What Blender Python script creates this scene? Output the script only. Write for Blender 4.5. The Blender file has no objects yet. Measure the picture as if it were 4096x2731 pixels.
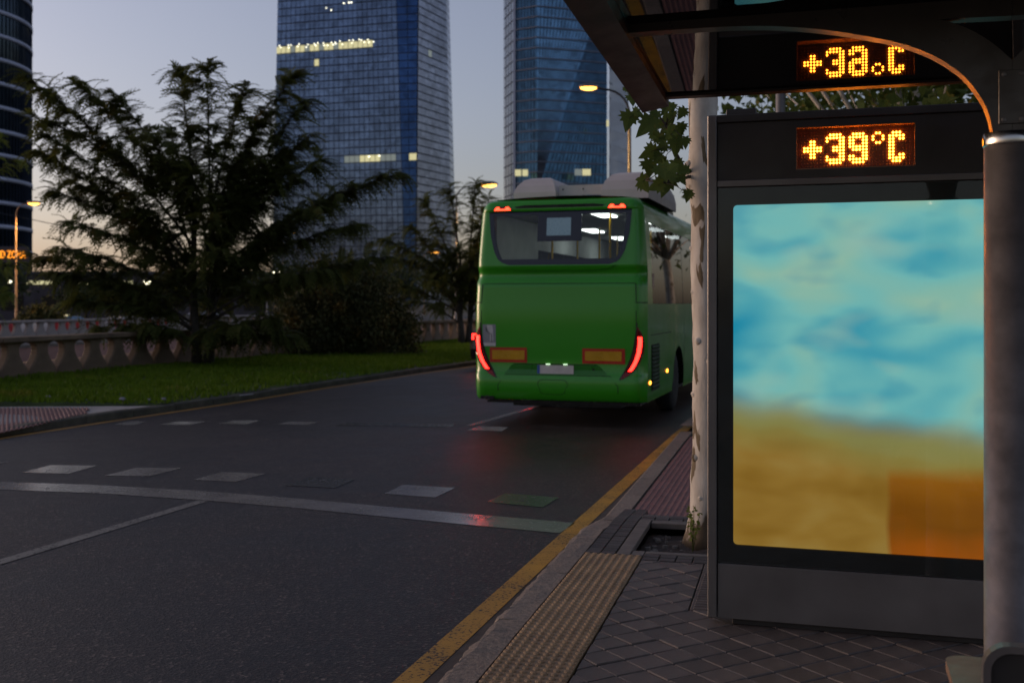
import bpy, math, random
import numpy as np
from mathutils import Vector, Matrix, noise as mnoise

random.seed(7)
rng = np.random.default_rng(11)
R = math.radians
scene = bpy.context.scene
col = scene.collection

# ------------------------------------------------------------------ camera, sky, light, exposure
cam_d = bpy.data.cameras.new('camera')
cam = bpy.data.objects.new('camera', cam_d); col.objects.link(cam)
cam.location = (0, 0, 1.74); cam.rotation_euler = (R(90), 0, 0)
cam_d.sensor_width = 36; cam_d.lens = 38.0; cam_d.shift_y = -0.038
cam_d.clip_start = 0.05; cam_d.clip_end = 6000
cam_d.dof.use_dof = True; cam_d.dof.focus_distance = 5.4; cam_d.dof.aperture_fstop = 3.2
scene.camera = cam
scene.render.resolution_x = 1024; scene.render.resolution_y = 682

SUN_EL, SUN_AZ = 6.0, -72.0          # degrees; azimuth measured from +Y, clockwise positive
world = bpy.data.worlds.new('World'); scene.world = world; world.use_nodes = True
wn, wl = world.node_tree.nodes, world.node_tree.links
for n in list(wn): wn.remove(n)
sky = wn.new('ShaderNodeTexSky'); sky.sky_type = 'NISHITA'; sky.sun_disc = False
sky.sun_elevation = R(SUN_EL); sky.sun_rotation = R(SUN_AZ)
sky.altitude = 650; sky.air_density = 1.0; sky.dust_density = 4.0; sky.ozone_density = 1.8
bg = wn.new('ShaderNodeBackground'); bg.inputs['Strength'].default_value = 0.15
wo = wn.new('ShaderNodeOutputWorld')
hsv = wn.new('ShaderNodeHueSaturation'); hsv.inputs['Saturation'].default_value = 0.72      # hazy, washed-out dusk air
tint = wn.new('ShaderNodeMix'); tint.data_type = 'RGBA'; tint.blend_type = 'MULTIPLY'; tint.inputs[0].default_value = 1.0
tint.inputs[7].default_value = (1.07, 0.95, 1.05, 1)
wl.new(sky.outputs[0], hsv.inputs['Color']); wl.new(hsv.outputs[0], tint.inputs[6])
wl.new(tint.outputs[2], bg.inputs[0]); wl.new(bg.outputs[0], wo.inputs[0])

sun_d = bpy.data.lights.new('sun', 'SUN'); sun_d.energy = 0.12; sun_d.angle = R(12); sun_d.color = (1.0, 0.72, 0.5)
sun = bpy.data.objects.new('sun', sun_d); col.objects.link(sun)
_d = Vector((math.sin(R(SUN_AZ)) * math.cos(R(SUN_EL)), math.cos(R(SUN_AZ)) * math.cos(R(SUN_EL)), math.sin(R(SUN_EL))))
sun.rotation_euler = _d.to_track_quat('Z', 'Y').to_euler()
scene.view_settings.view_transform = 'Standard'; scene.view_settings.look = 'None'
scene.view_settings.gamma = 1.0; scene.view_settings.use_curve_mapping = False
scene.view_settings.exposure = 0.5

# ------------------------------------------------------------------ helpers
def tag(o, label=None, cat=None, group=None, kind=None):
    if label: o['label'] = label
    if cat: o['category'] = cat
    if group: o['group'] = group
    if kind: o['kind'] = kind
    return o

def empty(name, loc, rz=0.0, label=None, cat=None, group=None):
    o = bpy.data.objects.new(name, None); col.objects.link(o)
    o.location = loc; o.rotation_euler = (0, 0, rz); o.empty_display_size = 0.2
    return tag(o, label, cat, group)

def link(name, me, mat, parent=None, smooth=False):
    if mat is not None and not me.materials: me.materials.append(mat)
    if smooth:
        me.polygons.foreach_set('use_smooth', [True] * len(me.polygons))
    o = bpy.data.objects.new(name, me); col.objects.link(o)
    if parent is not None: o.parent = parent
    return o

def copy_tree(o, parent=None):
    c = o.copy(); col.objects.link(c); c.parent = parent
    for ch in list(o.children): copy_tree(ch, c)
    return c

class MB:
    """collects shapes, builds ONE mesh object"""
    def __init__(s): s.v = []; s.f = []
    def add(s, v, f):
        n = len(s.v); s.v += [tuple(p) for p in v]; s.f += [tuple(i + n for i in q) for q in f]; return s
    def box(s, x0, x1, y0, y1, z0, z1):
        return s.add([(x0,y0,z0),(x1,y0,z0),(x1,y1,z0),(x0,y1,z0),(x0,y0,z1),(x1,y0,z1),(x1,y1,z1),(x0,y1,z1)],
                     [(3,2,1,0),(4,5,6,7),(0,1,5,4),(1,2,6,5),(2,3,7,6),(3,0,4,7)])
    def cbox(s, x0, x1, y0, y1, z0, z1, c=0.004):
        """box with chamfered edges"""
        v = []; f = []
        idx = {}
        for ix, X in enumerate((x0, x1)):
            for iy, Y in enumerate((y0, y1)):
                for iz, Z in enumerate((z0, z1)):
                    sx, sy, sz = (1, -1)[ix], (1, -1)[iy], (1, -1)[iz]
                    for ax in range(3):
                        p = [X + sx * c, Y + sy * c, Z + sz * c]
                        p[ax] = (X, Y, Z)[ax]
                        idx[(ix, iy, iz, ax)] = len(v); v.append(tuple(p))
        for a in (0, 1):
            for ax in range(3):
                o = [i for i in range(3) if i != ax]
                def k(u, w):
                    t = [0, 0, 0]; t[ax] = a; t[o[0]] = u; t[o[1]] = w
                    return idx[(t[0], t[1], t[2], ax)]
                f.append((k(0,0), k(1,0), k(1,1), k(0,1)))
        for ax in range(3):                       # edges parallel to ax
            o = [i for i in range(3) if i != ax]
            for u in (0, 1):
                for w in (0, 1):
                    def k(e, which):
                        t = [0, 0, 0]; t[ax] = e; t[o[0]] = u; t[o[1]] = w
                        return idx[(t[0], t[1], t[2], o[which])]
                    f.append((k(0,0), k(1,0), k(1,1), k(0,1)))
        for ix in (0, 1):
            for iy in (0, 1):
                for iz in (0, 1):
                    f.append(tuple(idx[(ix, iy, iz, a)] for a in range(3)))
        return s.add(v, f)
    def prism(s, poly, axis, a0, a1):
        """2D polygon extruded along axis ('x': poly=(y,z), 'y': poly=(x,z), 'z': poly=(x,y))"""
        def p3(p, a):
            return (a, p[0], p[1]) if axis == 'x' else (p[0], a, p[1]) if axis == 'y' else (p[0], p[1], a)
        n = len(poly)
        v = [p3(p, a0) for p in poly] + [p3(p, a1) for p in poly]
        f = [tuple(range(n)), tuple(range(2 * n - 1, n - 1, -1))] + [(i, (i + 1) % n, n + (i + 1) % n, n + i) for i in range(n)]
        return s.add(v, f)
    def tube(s, pts, rad, seg=8, caps=True):
        pts = [Vector(p) for p in pts]; n = len(pts)
        rad = rad if isinstance(rad, (list, tuple)) else [rad] * n
        v = []; f = []; up = None
        for i, p in enumerate(pts):
            t = (pts[min(i + 1, n - 1)] - pts[max(i - 1, 0)])
            t = t.normalized() if t.length > 1e-9 else Vector((0, 0, 1))
            if up is None: up = t.orthogonal().normalized()
            else:
                up = up - t * up.dot(t)
                up = up.normalized() if up.length > 1e-6 else t.orthogonal().normalized()
            b = t.cross(up)
            for k in range(seg):
                a = 2 * math.pi * k / seg
                v.append(p + (up * math.cos(a) + b * math.sin(a)) * rad[i])
        for i in range(n - 1):
            for k in range(seg):
                f.append((i*seg+k, i*seg+(k+1) % seg, (i+1)*seg+(k+1) % seg, (i+1)*seg+k))
        if caps:
            f.append(tuple(range(seg - 1, -1, -1))); f.append(tuple((n-1)*seg + k for k in range(seg)))
        return s.add(v, f)
    def lathe(s, prof, seg=20, cx=0, cy=0, caps=True):
        v = []; f = []; n = len(prof)
        for r, z in prof:
            for k in range(seg):
                a = 2 * math.pi * k / seg; v.append((cx + r * math.cos(a), cy + r * math.sin(a), z))
        for i in range(n - 1):
            for k in range(seg):
                f.append((i*seg+k, i*seg+(k+1) % seg, (i+1)*seg+(k+1) % seg, (i+1)*seg+k))
        if caps:
            f.append(tuple(range(seg - 1, -1, -1))); f.append(tuple((n-1)*seg + k for k in range(seg)))
        return s.add(v, f)
    def grid(s, P):
        """P: list of rows of points"""
        n = len(P); m = len(P[0])
        return s.add([q for r in P for q in r],
                     [(i*m+j, i*m+j+1, (i+1)*m+j+1, (i+1)*m+j) for i in range(n-1) for j in range(m-1)])
    def xf(s, M):
        s.v = [tuple(M @ Vector(p)) for p in s.v]; return s
    def mesh(s, name):
        me = bpy.data.meshes.new(name); me.from_pydata(s.v, [], s.f); me.update(); return me
    def build(s, name, mat, parent=None, smooth=False):
        return link(name, s.mesh(name), mat, parent, smooth)

def np_mesh(name, V, Fq):
    """fast mesh from arrays: V (n,3), Fq (m,k)"""
    me = bpy.data.meshes.new(name)
    V = np.asarray(V, dtype=np.float32); Fq = np.asarray(Fq, dtype=np.int32)
    m, k = Fq.shape
    me.vertices.add(len(V)); me.vertices.foreach_set('co', V.ravel())
    me.loops.add(m * k); me.loops.foreach_set('vertex_index', Fq.ravel())
    me.polygons.add(m); me.polygons.foreach_set('loop_start', np.arange(0, m * k, k, dtype=np.int32))
    me.update(calc_edges=True)
    return me

def scatter(pv, pf, mats, locs):
    """copies of a small quad shape: pv (a,3), pf (b,4), mats (N,3,3), locs (N,3)"""
    pv = np.asarray(pv, float); pf = np.asarray(pf, int); N = len(locs)
    V = np.einsum('nij,aj->nai', mats, pv) + np.asarray(locs)[:, None, :]
    Fq = pf[None] + (np.arange(N) * len(pv))[:, None, None]
    return V.reshape(-1, 3), Fq.reshape(-1, pf.shape[1])

def frames(dirs, ups, scale):
    """orthonormal frames: x = dir, z ~ up"""
    d = dirs / np.linalg.norm(dirs, axis=1, keepdims=True)
    y = np.cross(ups, d); y /= np.linalg.norm(y, axis=1, keepdims=True) + 1e-9
    z = np.cross(d, y)
    M = np.stack([d, y, z], axis=2)
    return M * np.asarray(scale)[:, None, None]

# ------------------------------------------------------------------ materials
def nodes_of(m):
    m.use_nodes = True; nt = m.node_tree; p = nt.nodes['Principled BSDF']
    return nt, nt.nodes, nt.links, p

def coords(nt, scale=1.0, kind='Object'):
    tc = nt.nodes.new('ShaderNodeTexCoord'); mp = nt.nodes.new('ShaderNodeMapping')
    mp.inputs['Scale'].default_value = (scale,) * 3 if not isinstance(scale, tuple) else scale
    nt.links.new(tc.outputs[kind], mp.inputs[0]); return mp.outputs[0]

def ramp(nt, fac, stops, interp='LINEAR'):
    r = nt.nodes.new('ShaderNodeValToRGB'); cr = r.color_ramp; cr.interpolation = interp
    while len(cr.elements) < len(stops): cr.elements.new(0.5)
    for e, (p, c) in zip(cr.elements, stops):
        e.position = p; e.color = (*c, 1) if len(c) == 3 else c
    nt.links.new(fac, r.inputs[0]); return r.outputs[0]

def noise_tex(nt, vec, scale, detail=4, rough=0.55, dist=0.0):
    n = nt.nodes.new('ShaderNodeTexNoise'); n.inputs['Scale'].default_value = scale
    n.inputs['Detail'].default_value = detail; n.inputs['Roughness'].default_value = rough
    n.inputs['Distortion'].default_value = dist
    nt.links.new(vec, n.inputs['Vector']); return n.outputs['Fac']

def mixc(nt, fac, a, b, mode='MIX'):
    m = nt.nodes.new('ShaderNodeMix'); m.data_type = 'RGBA'; m.blend_type = mode
    for sock, val in ((0, fac), (6, a), (7, b)):
        if hasattr(val, 'links'): nt.links.new(val, m.inputs[sock])
        elif isinstance(val, (int, float)): m.inputs[sock].default_value = val
        else: m.inputs[sock].default_value = (*val, 1)
    return m.outputs[2]

def bump(nt, p, h, strength=0.3, dist=0.01):
    b = nt.nodes.new('ShaderNodeBump'); b.inputs['Strength'].default_value = strength
    b.inputs['Distance'].default_value = dist
    nt.links.new(h, b.inputs['Height']); nt.links.new(b.outputs[0], p.inputs['Normal'])

def mat(name, c, rough=0.5, metal=0.0, var=0.25, scale=3.0, rvar=0.12, bmp=0.0, bscale=60.0, bdist=0.004,
        spec=0.5, coat=0.0, c2=None, emit=None, es=0.0, rand=0.0):
    """procedural paint / stone / metal: noise-varied colour and roughness, optional relief"""
    m = bpy.data.materials.new(name); nt, N, L, p = nodes_of(m)
    v = coords(nt)
    f1 = noise_tex(nt, v, scale, 6, 0.6)
    lo = tuple(x * (1 - var) for x in c); hi = tuple(min(1, x * (1 + var)) for x in c) if c2 is None else c2
    colr = ramp(nt, f1, [(0.3, lo), (0.7, hi)])
    if rand:
        oi = N.new('ShaderNodeObjectInfo')
        rr = ramp(nt, oi.outputs['Random'], [(0, (1 - rand,) * 3), (1, (1 + rand,) * 3)])
        colr = mixc(nt, 1.0, colr, rr, 'MULTIPLY')
    L.new(colr, p.inputs['Base Color'])
    f2 = noise_tex(nt, v, scale * 2.3, 5, 0.6)
    rr = ramp(nt, f2, [(0.3, (max(0, rough - rvar),) * 3), (0.7, (min(1, rough + rvar),) * 3)])
    L.new(rr, p.inputs['Roughness'])
    p.inputs['Metallic'].default_value = metal; p.inputs['Specular IOR Level'].default_value = spec
    if coat: p.inputs['Coat Weight'].default_value = coat; p.inputs['Coat Roughness'].default_value = 0.06
    if bmp: bump(nt, p, noise_tex(nt, v, bscale, 5, 0.6), bmp, bdist)
    if emit: p.inputs['Emission Color'].default_value = (*emit, 1); p.inputs['Emission Strength'].default_value = es
    return m

def emitter(name, c, s):
    m = bpy.data.materials.new(name); nt, N, L, p = nodes_of(m)
    p.inputs['Base Color'].default_value = (*[x * 0.3 for x in c], 1)
    p.inputs['Emission Color'].default_value = (*c, 1); p.inputs['Emission Strength'].default_value = s * 0.78
    v = coords(nt); f = noise_tex(nt, v, 40, 2)
    r = ramp(nt, f, [(0.3, (0.3,) * 3), (0.7, (0.5,) * 3)]); L.new(r, p.inputs['Roughness'])
    return m

def thin_glass(name, tint, ior=1.5, rough=0.02, smear=0.0):
    m = bpy.data.materials.new(name); nt, N, L, p = nodes_of(m); N.remove(p)
    out = N['Material Output']
    tr = N.new('ShaderNodeBsdfTransparent'); tr.inputs[0].default_value = (*tint, 1)
    gl = N.new('ShaderNodeBsdfGlossy'); gl.inputs['Color'].default_value = (1, 1, 1, 1); gl.inputs['Roughness'].default_value = rough
    v = coords(nt)
    if smear:
        f = noise_tex(nt, v, 7, 5, 0.6)
        L.new(ramp(nt, f, [(0.35, (rough,) * 3), (0.75, (rough + smear,) * 3)]), gl.inputs['Roughness'])
    fr = N.new('ShaderNodeFresnel'); fr.inputs['IOR'].default_value = ior
    mx = N.new('ShaderNodeMixShader')
    L.new(fr.outputs[0], mx.inputs[0]); L.new(tr.outputs[0], mx.inputs[1]); L.new(gl.outputs[0], mx.inputs[2])
    L.new(mx.outputs[0], out.inputs[0]); return m

def foliage(name, dark, light, odd, trans=0.25, scale=1.2, odd_at=0.68):
    m = bpy.data.materials.new(name); nt, N, L, p = nodes_of(m)
    v = coords(nt)
    f = noise_tex(nt, v, scale, 3, 0.6); g = noise_tex(nt, v, scale * 11, 3, 0.6)
    base = ramp(nt, g, [(0.3, dark), (0.7, light)])
    k = ramp(nt, f, [(odd_at, (0, 0, 0)), (odd_at + 0.12, (1, 1, 1))])
    c = mixc(nt, k, base, odd); L.new(c, p.inputs['Base Color'])
    p.inputs['Roughness'].default_value = 0.75; p.inputs['Specular IOR Level'].default_value = 0.2
    if trans:
        tl = N.new('ShaderNodeBsdfTranslucent'); L.new(c, tl.inputs[0])
        mx = N.new('ShaderNodeMixShader'); mx.inputs[0].default_value = trans
        out = N['Material Output']; L.new(p.outputs[0], mx.inputs[1]); L.new(tl.outputs[0], mx.inputs[2]); L.new(mx.outputs[0], out.inputs[0])
    return m

MT = {}
def asphalt():
    m = bpy.data.materials.new('asphalt'); nt, N, L, p = nodes_of(m)
    v = coords(nt)
    vo = N.new('ShaderNodeTexVoronoi'); vo.inputs['Scale'].default_value = 62; L.new(v, vo.inputs['Vector'])
    stones = ramp(nt, vo.outputs['Color'], [(0.0, (0.012, 0.010, 0.010)), (0.60, (0.030, 0.024, 0.023)), (0.82, (0.075, 0.060, 0.053)), (1.0, (0.24, 0.20, 0.17))])
    big = noise_tex(nt, v, 0.45, 5, 0.65, 0.6)
    tone = ramp(nt, big, [(0.3, (0.58, 0.55, 0.55)), (0.7, (1.12, 1.02, 0.96))])
    c = mixc(nt, 1.0, stones, tone, 'MULTIPLY')
    tar = ramp(nt, noise_tex(nt, v, 38, 4, 0.6), [(0.50, (0, 0, 0)), (0.68, (1, 1, 1))])
    c = mixc(nt, tar, c, (0.017, 0.0145, 0.0145)); L.new(c, p.inputs['Base Color'])
    L.new(ramp(nt, big, [(0.25, (0.36,) * 3), (0.75, (0.58,) * 3)]), p.inputs['Roughness'])
    p.inputs['Specular IOR Level'].default_value = 0.35
    mul = N.new('ShaderNodeMath'); mul.operation = 'ADD'
    L.new(vo.outputs['Distance'], mul.inputs[0]); L.new(noise_tex(nt, v, 140, 4, 0.7), mul.inputs[1])
    bump(nt, p, mul.outputs[0], 0.55, 0.006)
    return m

def worn_paint(name, c, wear=0.55, scale=30, rough=0.38, hole=(0.03, 0.028, 0.03), spec=0.5):
    m = bpy.data.materials.new(name); nt, N, L, p = nodes_of(m)
    v = coords(nt)
    a = noise_tex(nt, v, scale, 6, 0.7); b = noise_tex(nt, v, 2.2, 4, 0.6)
    add = N.new('ShaderNodeMath'); add.operation = 'MULTIPLY_ADD'; L.new(b, add.inputs[0]); add.inputs[1].default_value = 0.35; L.new(a, add.inputs[2])
    k = ramp(nt, add.outputs[0], [(wear, (0, 0, 0)), (wear + 0.06, (1, 1, 1))])
    body = ramp(nt, b, [(0.3, tuple(x * 0.62 for x in c)), (0.7, c)])
    L.new(mixc(nt, k, hole, body), p.inputs['Base Color'])
    L.new(ramp(nt, k, [(0, (0.75,) * 3), (1, (rough,) * 3)]), p.inputs['Roughness'])
    p.inputs['Specular IOR Level'].default_value = spec
    bump(nt, p, a, 0.10, 0.004)
    return m

def bark_plane():
    m = bpy.data.materials.new('peeling_bark'); nt, N, L, p = nodes_of(m)
    v = coords(nt, (9.0, 9.0, 2.6))
    w = noise_tex(nt, v, 1.0, 3, 0.5, 0.5)
    cream = ramp(nt, noise_tex(nt, coords(nt, (5, 5, 2)), 2.0, 5, 0.6), [(0.3, (0.40, 0.35, 0.29)), (0.7, (0.62, 0.57, 0.49))])
    k = ramp(nt, w, [(0.585, (0, 0, 0)), (0.60, (1, 1, 1))], 'LINEAR')
    olive = ramp(nt, noise_tex(nt, v, 3.0, 4), [(0.35, (0.10, 0.07, 0.035)), (0.7, (0.19, 0.14, 0.08))])
    c = mixc(nt, k, cream, olive)
    # rough brown bark at the foot and towards the forks, as on real planes
    sx = N.new('ShaderNodeSeparateXYZ'); L.new(coords(nt), sx.inputs[0])
    hz = N.new('ShaderNodeMath'); hz.operation = 'MULTIPLY_ADD'; L.new(noise_tex(nt, coords(nt, (14, 14, 3)), 1.0, 4), hz.inputs[0]); hz.inputs[1].default_value = 0.9; L.new(sx.outputs[2], hz.inputs[2])
    foot = ramp(nt, hz.outputs[0], [(0.62, (1, 1, 1)), (0.70, (0, 0, 0))])
    c = mixc(nt, foot, c, (0.10, 0.07, 0.042))
    L.new(c, p.inputs['Base Color']); p.inputs['Roughness'].default_value = 0.8
    bump(nt, p, w, 0.6, 0.02)
    return m

MT['asphalt'] = asphalt()
MT['gutter'] = mat('dusty_gutter', (0.065, 0.052, 0.044), 0.9, var=0.4, scale=5, bmp=0.7, bscale=70)
MT['white_paint'] = worn_paint('white_road_paint', (0.27, 0.25, 0.235), 0.52, 16, 0.20, spec=0.8)
MT['thin_paint'] = worn_paint('thin_road_paint', (0.20, 0.18, 0.15), 0.58, 40, 0.5)
MT['faded_paint'] = worn_paint('faded_road_paint', (0.09, 0.085, 0.08), 0.54, 16, 0.22, spec=0.8)
MT['yellow_paint'] = worn_paint('yellow_road_paint', (0.54, 0.265, 0.006), 0.56, 48, 0.5)
MT['orange_paint'] = worn_paint('ochre_road_paint', (0.42, 0.20, 0.02), 0.5, 30, 0.55)
MT['tile'] = mat('grey_brown_paving', (0.098, 0.076, 0.064), 0.6, var=0.3, scale=9, bmp=0.35, bscale=90, rand=0.22)
MT['mortar'] = mat('dark_joint_soil', (0.035, 0.030, 0.026), 0.9, bmp=0.6, bscale=70)
MT['brick'] = mat('dark_paving_brick', (0.055, 0.045, 0.041), 0.65, var=0.3, scale=12, bmp=0.4, bscale=90, rand=0.25)
MT['tactile'] = mat('tan_tactile_paving', (0.29, 0.185, 0.095), 0.6, var=0.28, scale=6, bmp=0.3, bscale=110, rand=0.1)
MT['pink'] = mat('pink_ribbed_paving', (0.20, 0.095, 0.085), 0.7, var=0.25, scale=7, bmp=0.3, bscale=90)
MT['granite'] = mat('granite_kerb', (0.205, 0.160, 0.125), 0.75, var=0.35, scale=35, bmp=0.8, bscale=55, bdist=0.012, rand=0.15)
MT['concrete'] = mat('pale_concrete', (0.34, 0.305, 0.28), 0.8, var=0.22, scale=4, bmp=0.4, bscale=40)
MT['border'] = mat('border_concrete', (0.13, 0.112, 0.098), 0.8, var=0.25, scale=8, bmp=0.4, bscale=60)
MT['verge_stone'] = mat('mossy_verge_stone', (0.075, 0.066, 0.05), 0.9, var=0.5, scale=3, bmp=0.6, bscale=30)
MT['soil'] = mat('tree_pit_soil', (0.055, 0.04, 0.032), 0.95, var=0.5, scale=20, bmp=0.9, bscale=60, bdist=0.02)
MT['pebble'] = mat('pebble_stone', (0.16, 0.14, 0.12), 0.8, scale=20)
MT['grass_soil'] = mat('lawn_soil', (0.035, 0.05, 0.014), 0.95, var=0.45, scale=1.5, bmp=0.5, bscale=30)
MT['ground'] = mat('dark_ground', (0.045, 0.045, 0.04), 0.95, var=0.4, scale=0.2)
MT['balus'] = mat('weathered_cast_stone', (0.17, 0.115, 0.075), 0.85, var=0.4, scale=1.6, bmp=0.5, bscale=25)
MT['balus_far'] = mat('pale_cast_stone', (0.27, 0.23, 0.21), 0.85, var=0.25, scale=1.2, bmp=0.4, bscale=20)
MT['trench'] = mat('pink_concrete_wall', (0.30, 0.165, 0.135), 0.85, var=0.2, scale=1.0)
MT['dark_metal'] = mat('dark_painted_steel', (0.045, 0.040, 0.036), 0.42, 0.3, var=0.2, scale=3, rvar=0.12, bmp=0.05, bscale=200)
MT['arch_metal'] = mat('bronze_painted_steel', (0.075, 0.062, 0.05), 0.36, 0.55, var=0.2, scale=4, bmp=0.05, bscale=200)
MT['grey_metal'] = mat('brushed_grey_metal', (0.17, 0.155, 0.145), 0.42, 0.55, var=0.2, scale=1.6, rvar=0.1)
MT['pole_metal'] = mat('weathered_steel_tube', (0.24, 0.215, 0.205), 0.45, 0.6, var=0.4, scale=4, rvar=0.14)
MT['ring_metal'] = mat('polished_steel_ring', (0.55, 0.52, 0.48), 0.18, 1.0, var=0.1, scale=8, rvar=0.06)
MT['seat'] = mat('tan_bench_metal', (0.24, 0.15, 0.10), 0.45, 0.3, var=0.2, scale=5)
MT['black_glass'] = mat('black_glass', (0.012, 0.013, 0.012), 0.09, 0, var=0.2, scale=2, rvar=0.03, spec=0.5)
MT['canopy_glass'] = thin_glass('tinted_canopy_glass', (0.17, 0.17, 0.19), 1.55, 0.012, 0.02)
MT['clear_glass'] = thin_glass('clear_glass', (0.93, 0.95, 0.94), 1.32, 0.01)
MT['bark'] = bark_plane()
MT['twig'] = mat('brown_twig', (0.06, 0.045, 0.03), 0.8, scale=20)
MT['dark_bark'] = mat('dark_bark', (0.04, 0.032, 0.024), 0.9, var=0.4, scale=8, bmp=0.7, bscale=40)
MT['locust'] = foliage('feathery_foliage', (0.058, 0.072, 0.016), (0.115, 0.125, 0.03), (0.20, 0.12, 0.02), 0.4, 0.9, 0.62)
MT['locust_pale'] = foliage('pale_feathery_foliage', (0.11, 0.15, 0.03), (0.19, 0.23, 0.05), (0.25, 0.17, 0.03), 0.4, 0.9, 0.66)
MT['bush'] = foliage('bush_foliage', (0.035, 0.042, 0.016), (0.075, 0.078, 0.025), (0.15, 0.10, 0.025), 0.15, 1.1, 0.57)
MT['far_leaf'] = foliage('distant_foliage', (0.03, 0.042, 0.016), (0.06, 0.075, 0.025), (0.10, 0.085, 0.03), 0.1, 0.5, 0.66)
MT['plane_leaf'] = foliage('plane_tree_leaf', (0.055, 0.085, 0.018), (0.09, 0.125, 0.028), (0.20, 0.13, 0.02), 0.3, 4.0, 0.60)
MT['grass'] = foliage('grass_blades', (0.075, 0.13, 0.006), (0.13, 0.20, 0.010), (0.18, 0.17, 0.02), 0.25, 0.8, 0.62)
MT['led_on'] = emitter('lit_orange_led', (1.0, 0.25, 0.016), 28.0)
MT['led_off'] = mat('unlit_led', (0.14, 0.045, 0.01), 0.3, scale=30)
MT['led_board'] = mat('led_board', (0.11, 0.05, 0.028), 0.45, var=0.3, scale=20)
MT['lamp_glow'] = emitter('sodium_lamp_glow', (1.0, 0.42, 0.07), 5.0)
MT['lamp_white'] = emitter('white_lamp_glow', (1.0, 0.92, 0.62), 5.0)
MT['lit_window'] = emitter('lit_office_window', (0.85, 0.78, 0.42), 0.62)
MT['dim_window'] = emitter('dim_office_window', (0.6, 0.68, 0.62), 0.22)
MT['spot_window'] = emitter('bright_office_lamp', (1.0, 0.95, 0.72), 3.0)
MT['bus_green'] = mat('bus_green_paint', (0.026, 0.27, 0.004), 0.32, 0.0, var=0.06, scale=0.7, rvar=0.05, spec=0.4, coat=0.6)
MT['bus_black'] = mat('bus_black_trim', (0.012, 0.012, 0.014), 0.25, var=0.2, rvar=0.08)
MT['seam'] = mat('panel_seam', (0.004, 0.010, 0.004), 0.8)
MT['frit'] = mat('black_window_border', (0.012, 0.014, 0.028), 0.10, var=0.1, rvar=0.03)
MT['bus_glass'] = thin_glass('bus_rear_glass', (0.55, 0.58, 0.58), 1.45, 0.02)
MT['bus_side_glass'] = thin_glass('bus_side_glass', (0.09, 0.095, 0.10), 1.32, 0.02)
MT['bus_white'] = mat('bus_white_plastic', (0.58, 0.52, 0.50), 0.5, var=0.1, scale=2)
MT['bus_inner'] = mat('bus_interior_panel', (0.42, 0.44, 0.44), 0.6, var=0.1)
MT['bus_dark_in'] = mat('bus_interior_dark', (0.04, 0.055, 0.08), 0.6, var=0.2)
MT['yellow_rail'] = mat('yellow_handrail', (0.85, 0.50, 0.01), 0.35, var=0.08)
MT['tail_red'] = mat('tail_lamp_lens', (0.16, 0.008, 0.008), 0.12, var=0.15)
MT['tail_on'] = emitter('lit_tail_lamp', (1.0, 0.014, 0.009), 11.0)
MT['brake_on'] = emitter('lit_high_lamp', (1.0, 0.028, 0.01), 9.0)
MT['amber_on'] = emitter('lit_amber_marker', (1.0, 0.33, 0.03), 7.0)
MT['reflect_red'] = mat('red_reflector_border', (0.42, 0.025, 0.012), 0.35, var=0.12)
MT['reflect_yellow'] = mat('yellow_reflector', (0.50, 0.27, 0.012), 0.3, var=0.15)
MT['plate'] = mat('number_plate', (0.50, 0.48, 0.46), 0.35, var=0.1, scale=8)
MT['plate_blue'] = mat('plate_blue_band', (0.02, 0.08, 0.30), 0.4)
MT['sticker'] = mat('grey_sticker', (0.24, 0.25, 0.27), 0.5, var=0.1)
MT['sticker_line'] = mat('sticker_line', (0.06, 0.07, 0.07), 0.5)
MT['sticker_white'] = mat('sticker_white', (0.5, 0.5, 0.5), 0.5)
MT['bus_lamp'] = emitter('bus_ceiling_lamp', (0.92, 1.0, 0.95), 6.5)
MT['screen_grey'] = mat('route_display', (0.04, 0.055, 0.07), 0.3, emit=(0.2, 0.32, 0.42), es=0.16)
MT['slat'] = mat('dark_green_slat', (0.008, 0.05, 0.006), 0.6)
MT['plate_light'] = emitter('plate_light', (0.75, 1.0, 0.7), 1.6)
MT['rubber'] = mat('tyre_rubber', (0.012, 0.012, 0.012), 0.85)
MT['rim'] = mat('wheel_rim', (0.25, 0.25, 0.25), 0.4, 0.8)
MT['exhaust'] = mat('exhaust_steel', (0.2, 0.19, 0.18), 0.4, 0.9)

# ------------------------------------------------------------------ ground with the sunken carriageway between the two balustrades
NEAR = [(-33,-60),(-15.3,5),(-11.75,16.5),(-10.25,21.6),(-9.2,25.2),(-7.35,30.3),(-3.9,40.3),(-1.8,46),(3,58),(12,75),(35,110)]
FAR  = [(-54,-60),(-37,5),(-33,18),(-31,25),(-29.3,31),(-27.2,38),(-25.2,45),(-23.6,50.5),(-21,61.5),(-17,78),(-4,112)]
ZN, ZT, ZF = -0.03, -4.2, -0.75
g = MB()
for i in range(len(NEAR) - 1):
    (a, ay), (b, by) = NEAR[i], NEAR[i+1]; (c, cy), (d, dy) = FAR[i], FAR[i+1]
    g.add([(a,ay,ZN),(900,ay,ZN),(900,by,ZN),(b,by,ZN)], [(0,1,2,3)])
    g.add([(a,ay,ZN),(b,by,ZN),(b,by,ZT),(a,ay,ZT)], [(0,1,2,3)])
    g.add([(c,cy,ZT),(a,ay,ZT),(b,by,ZT),(d,dy,ZT)], [(0,1,2,3)])
    g.add([(-900,ay,ZF),(c,cy,ZF),(d,dy,ZF),(-900,by,ZF)], [(0,1,2,3)])
(a, ay), (c, cy) = NEAR[-1], FAR[-1]
g.add([(c,cy,ZT),(a,ay,ZT),(a,ay,ZN),(c,cy,ZF)], [(0,1,2,3)])
g.add([(-900,ay,ZF),(c,cy,ZF),(c,2500,ZF),(-900,2500,ZF)], [(0,1,2,3)])
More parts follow.
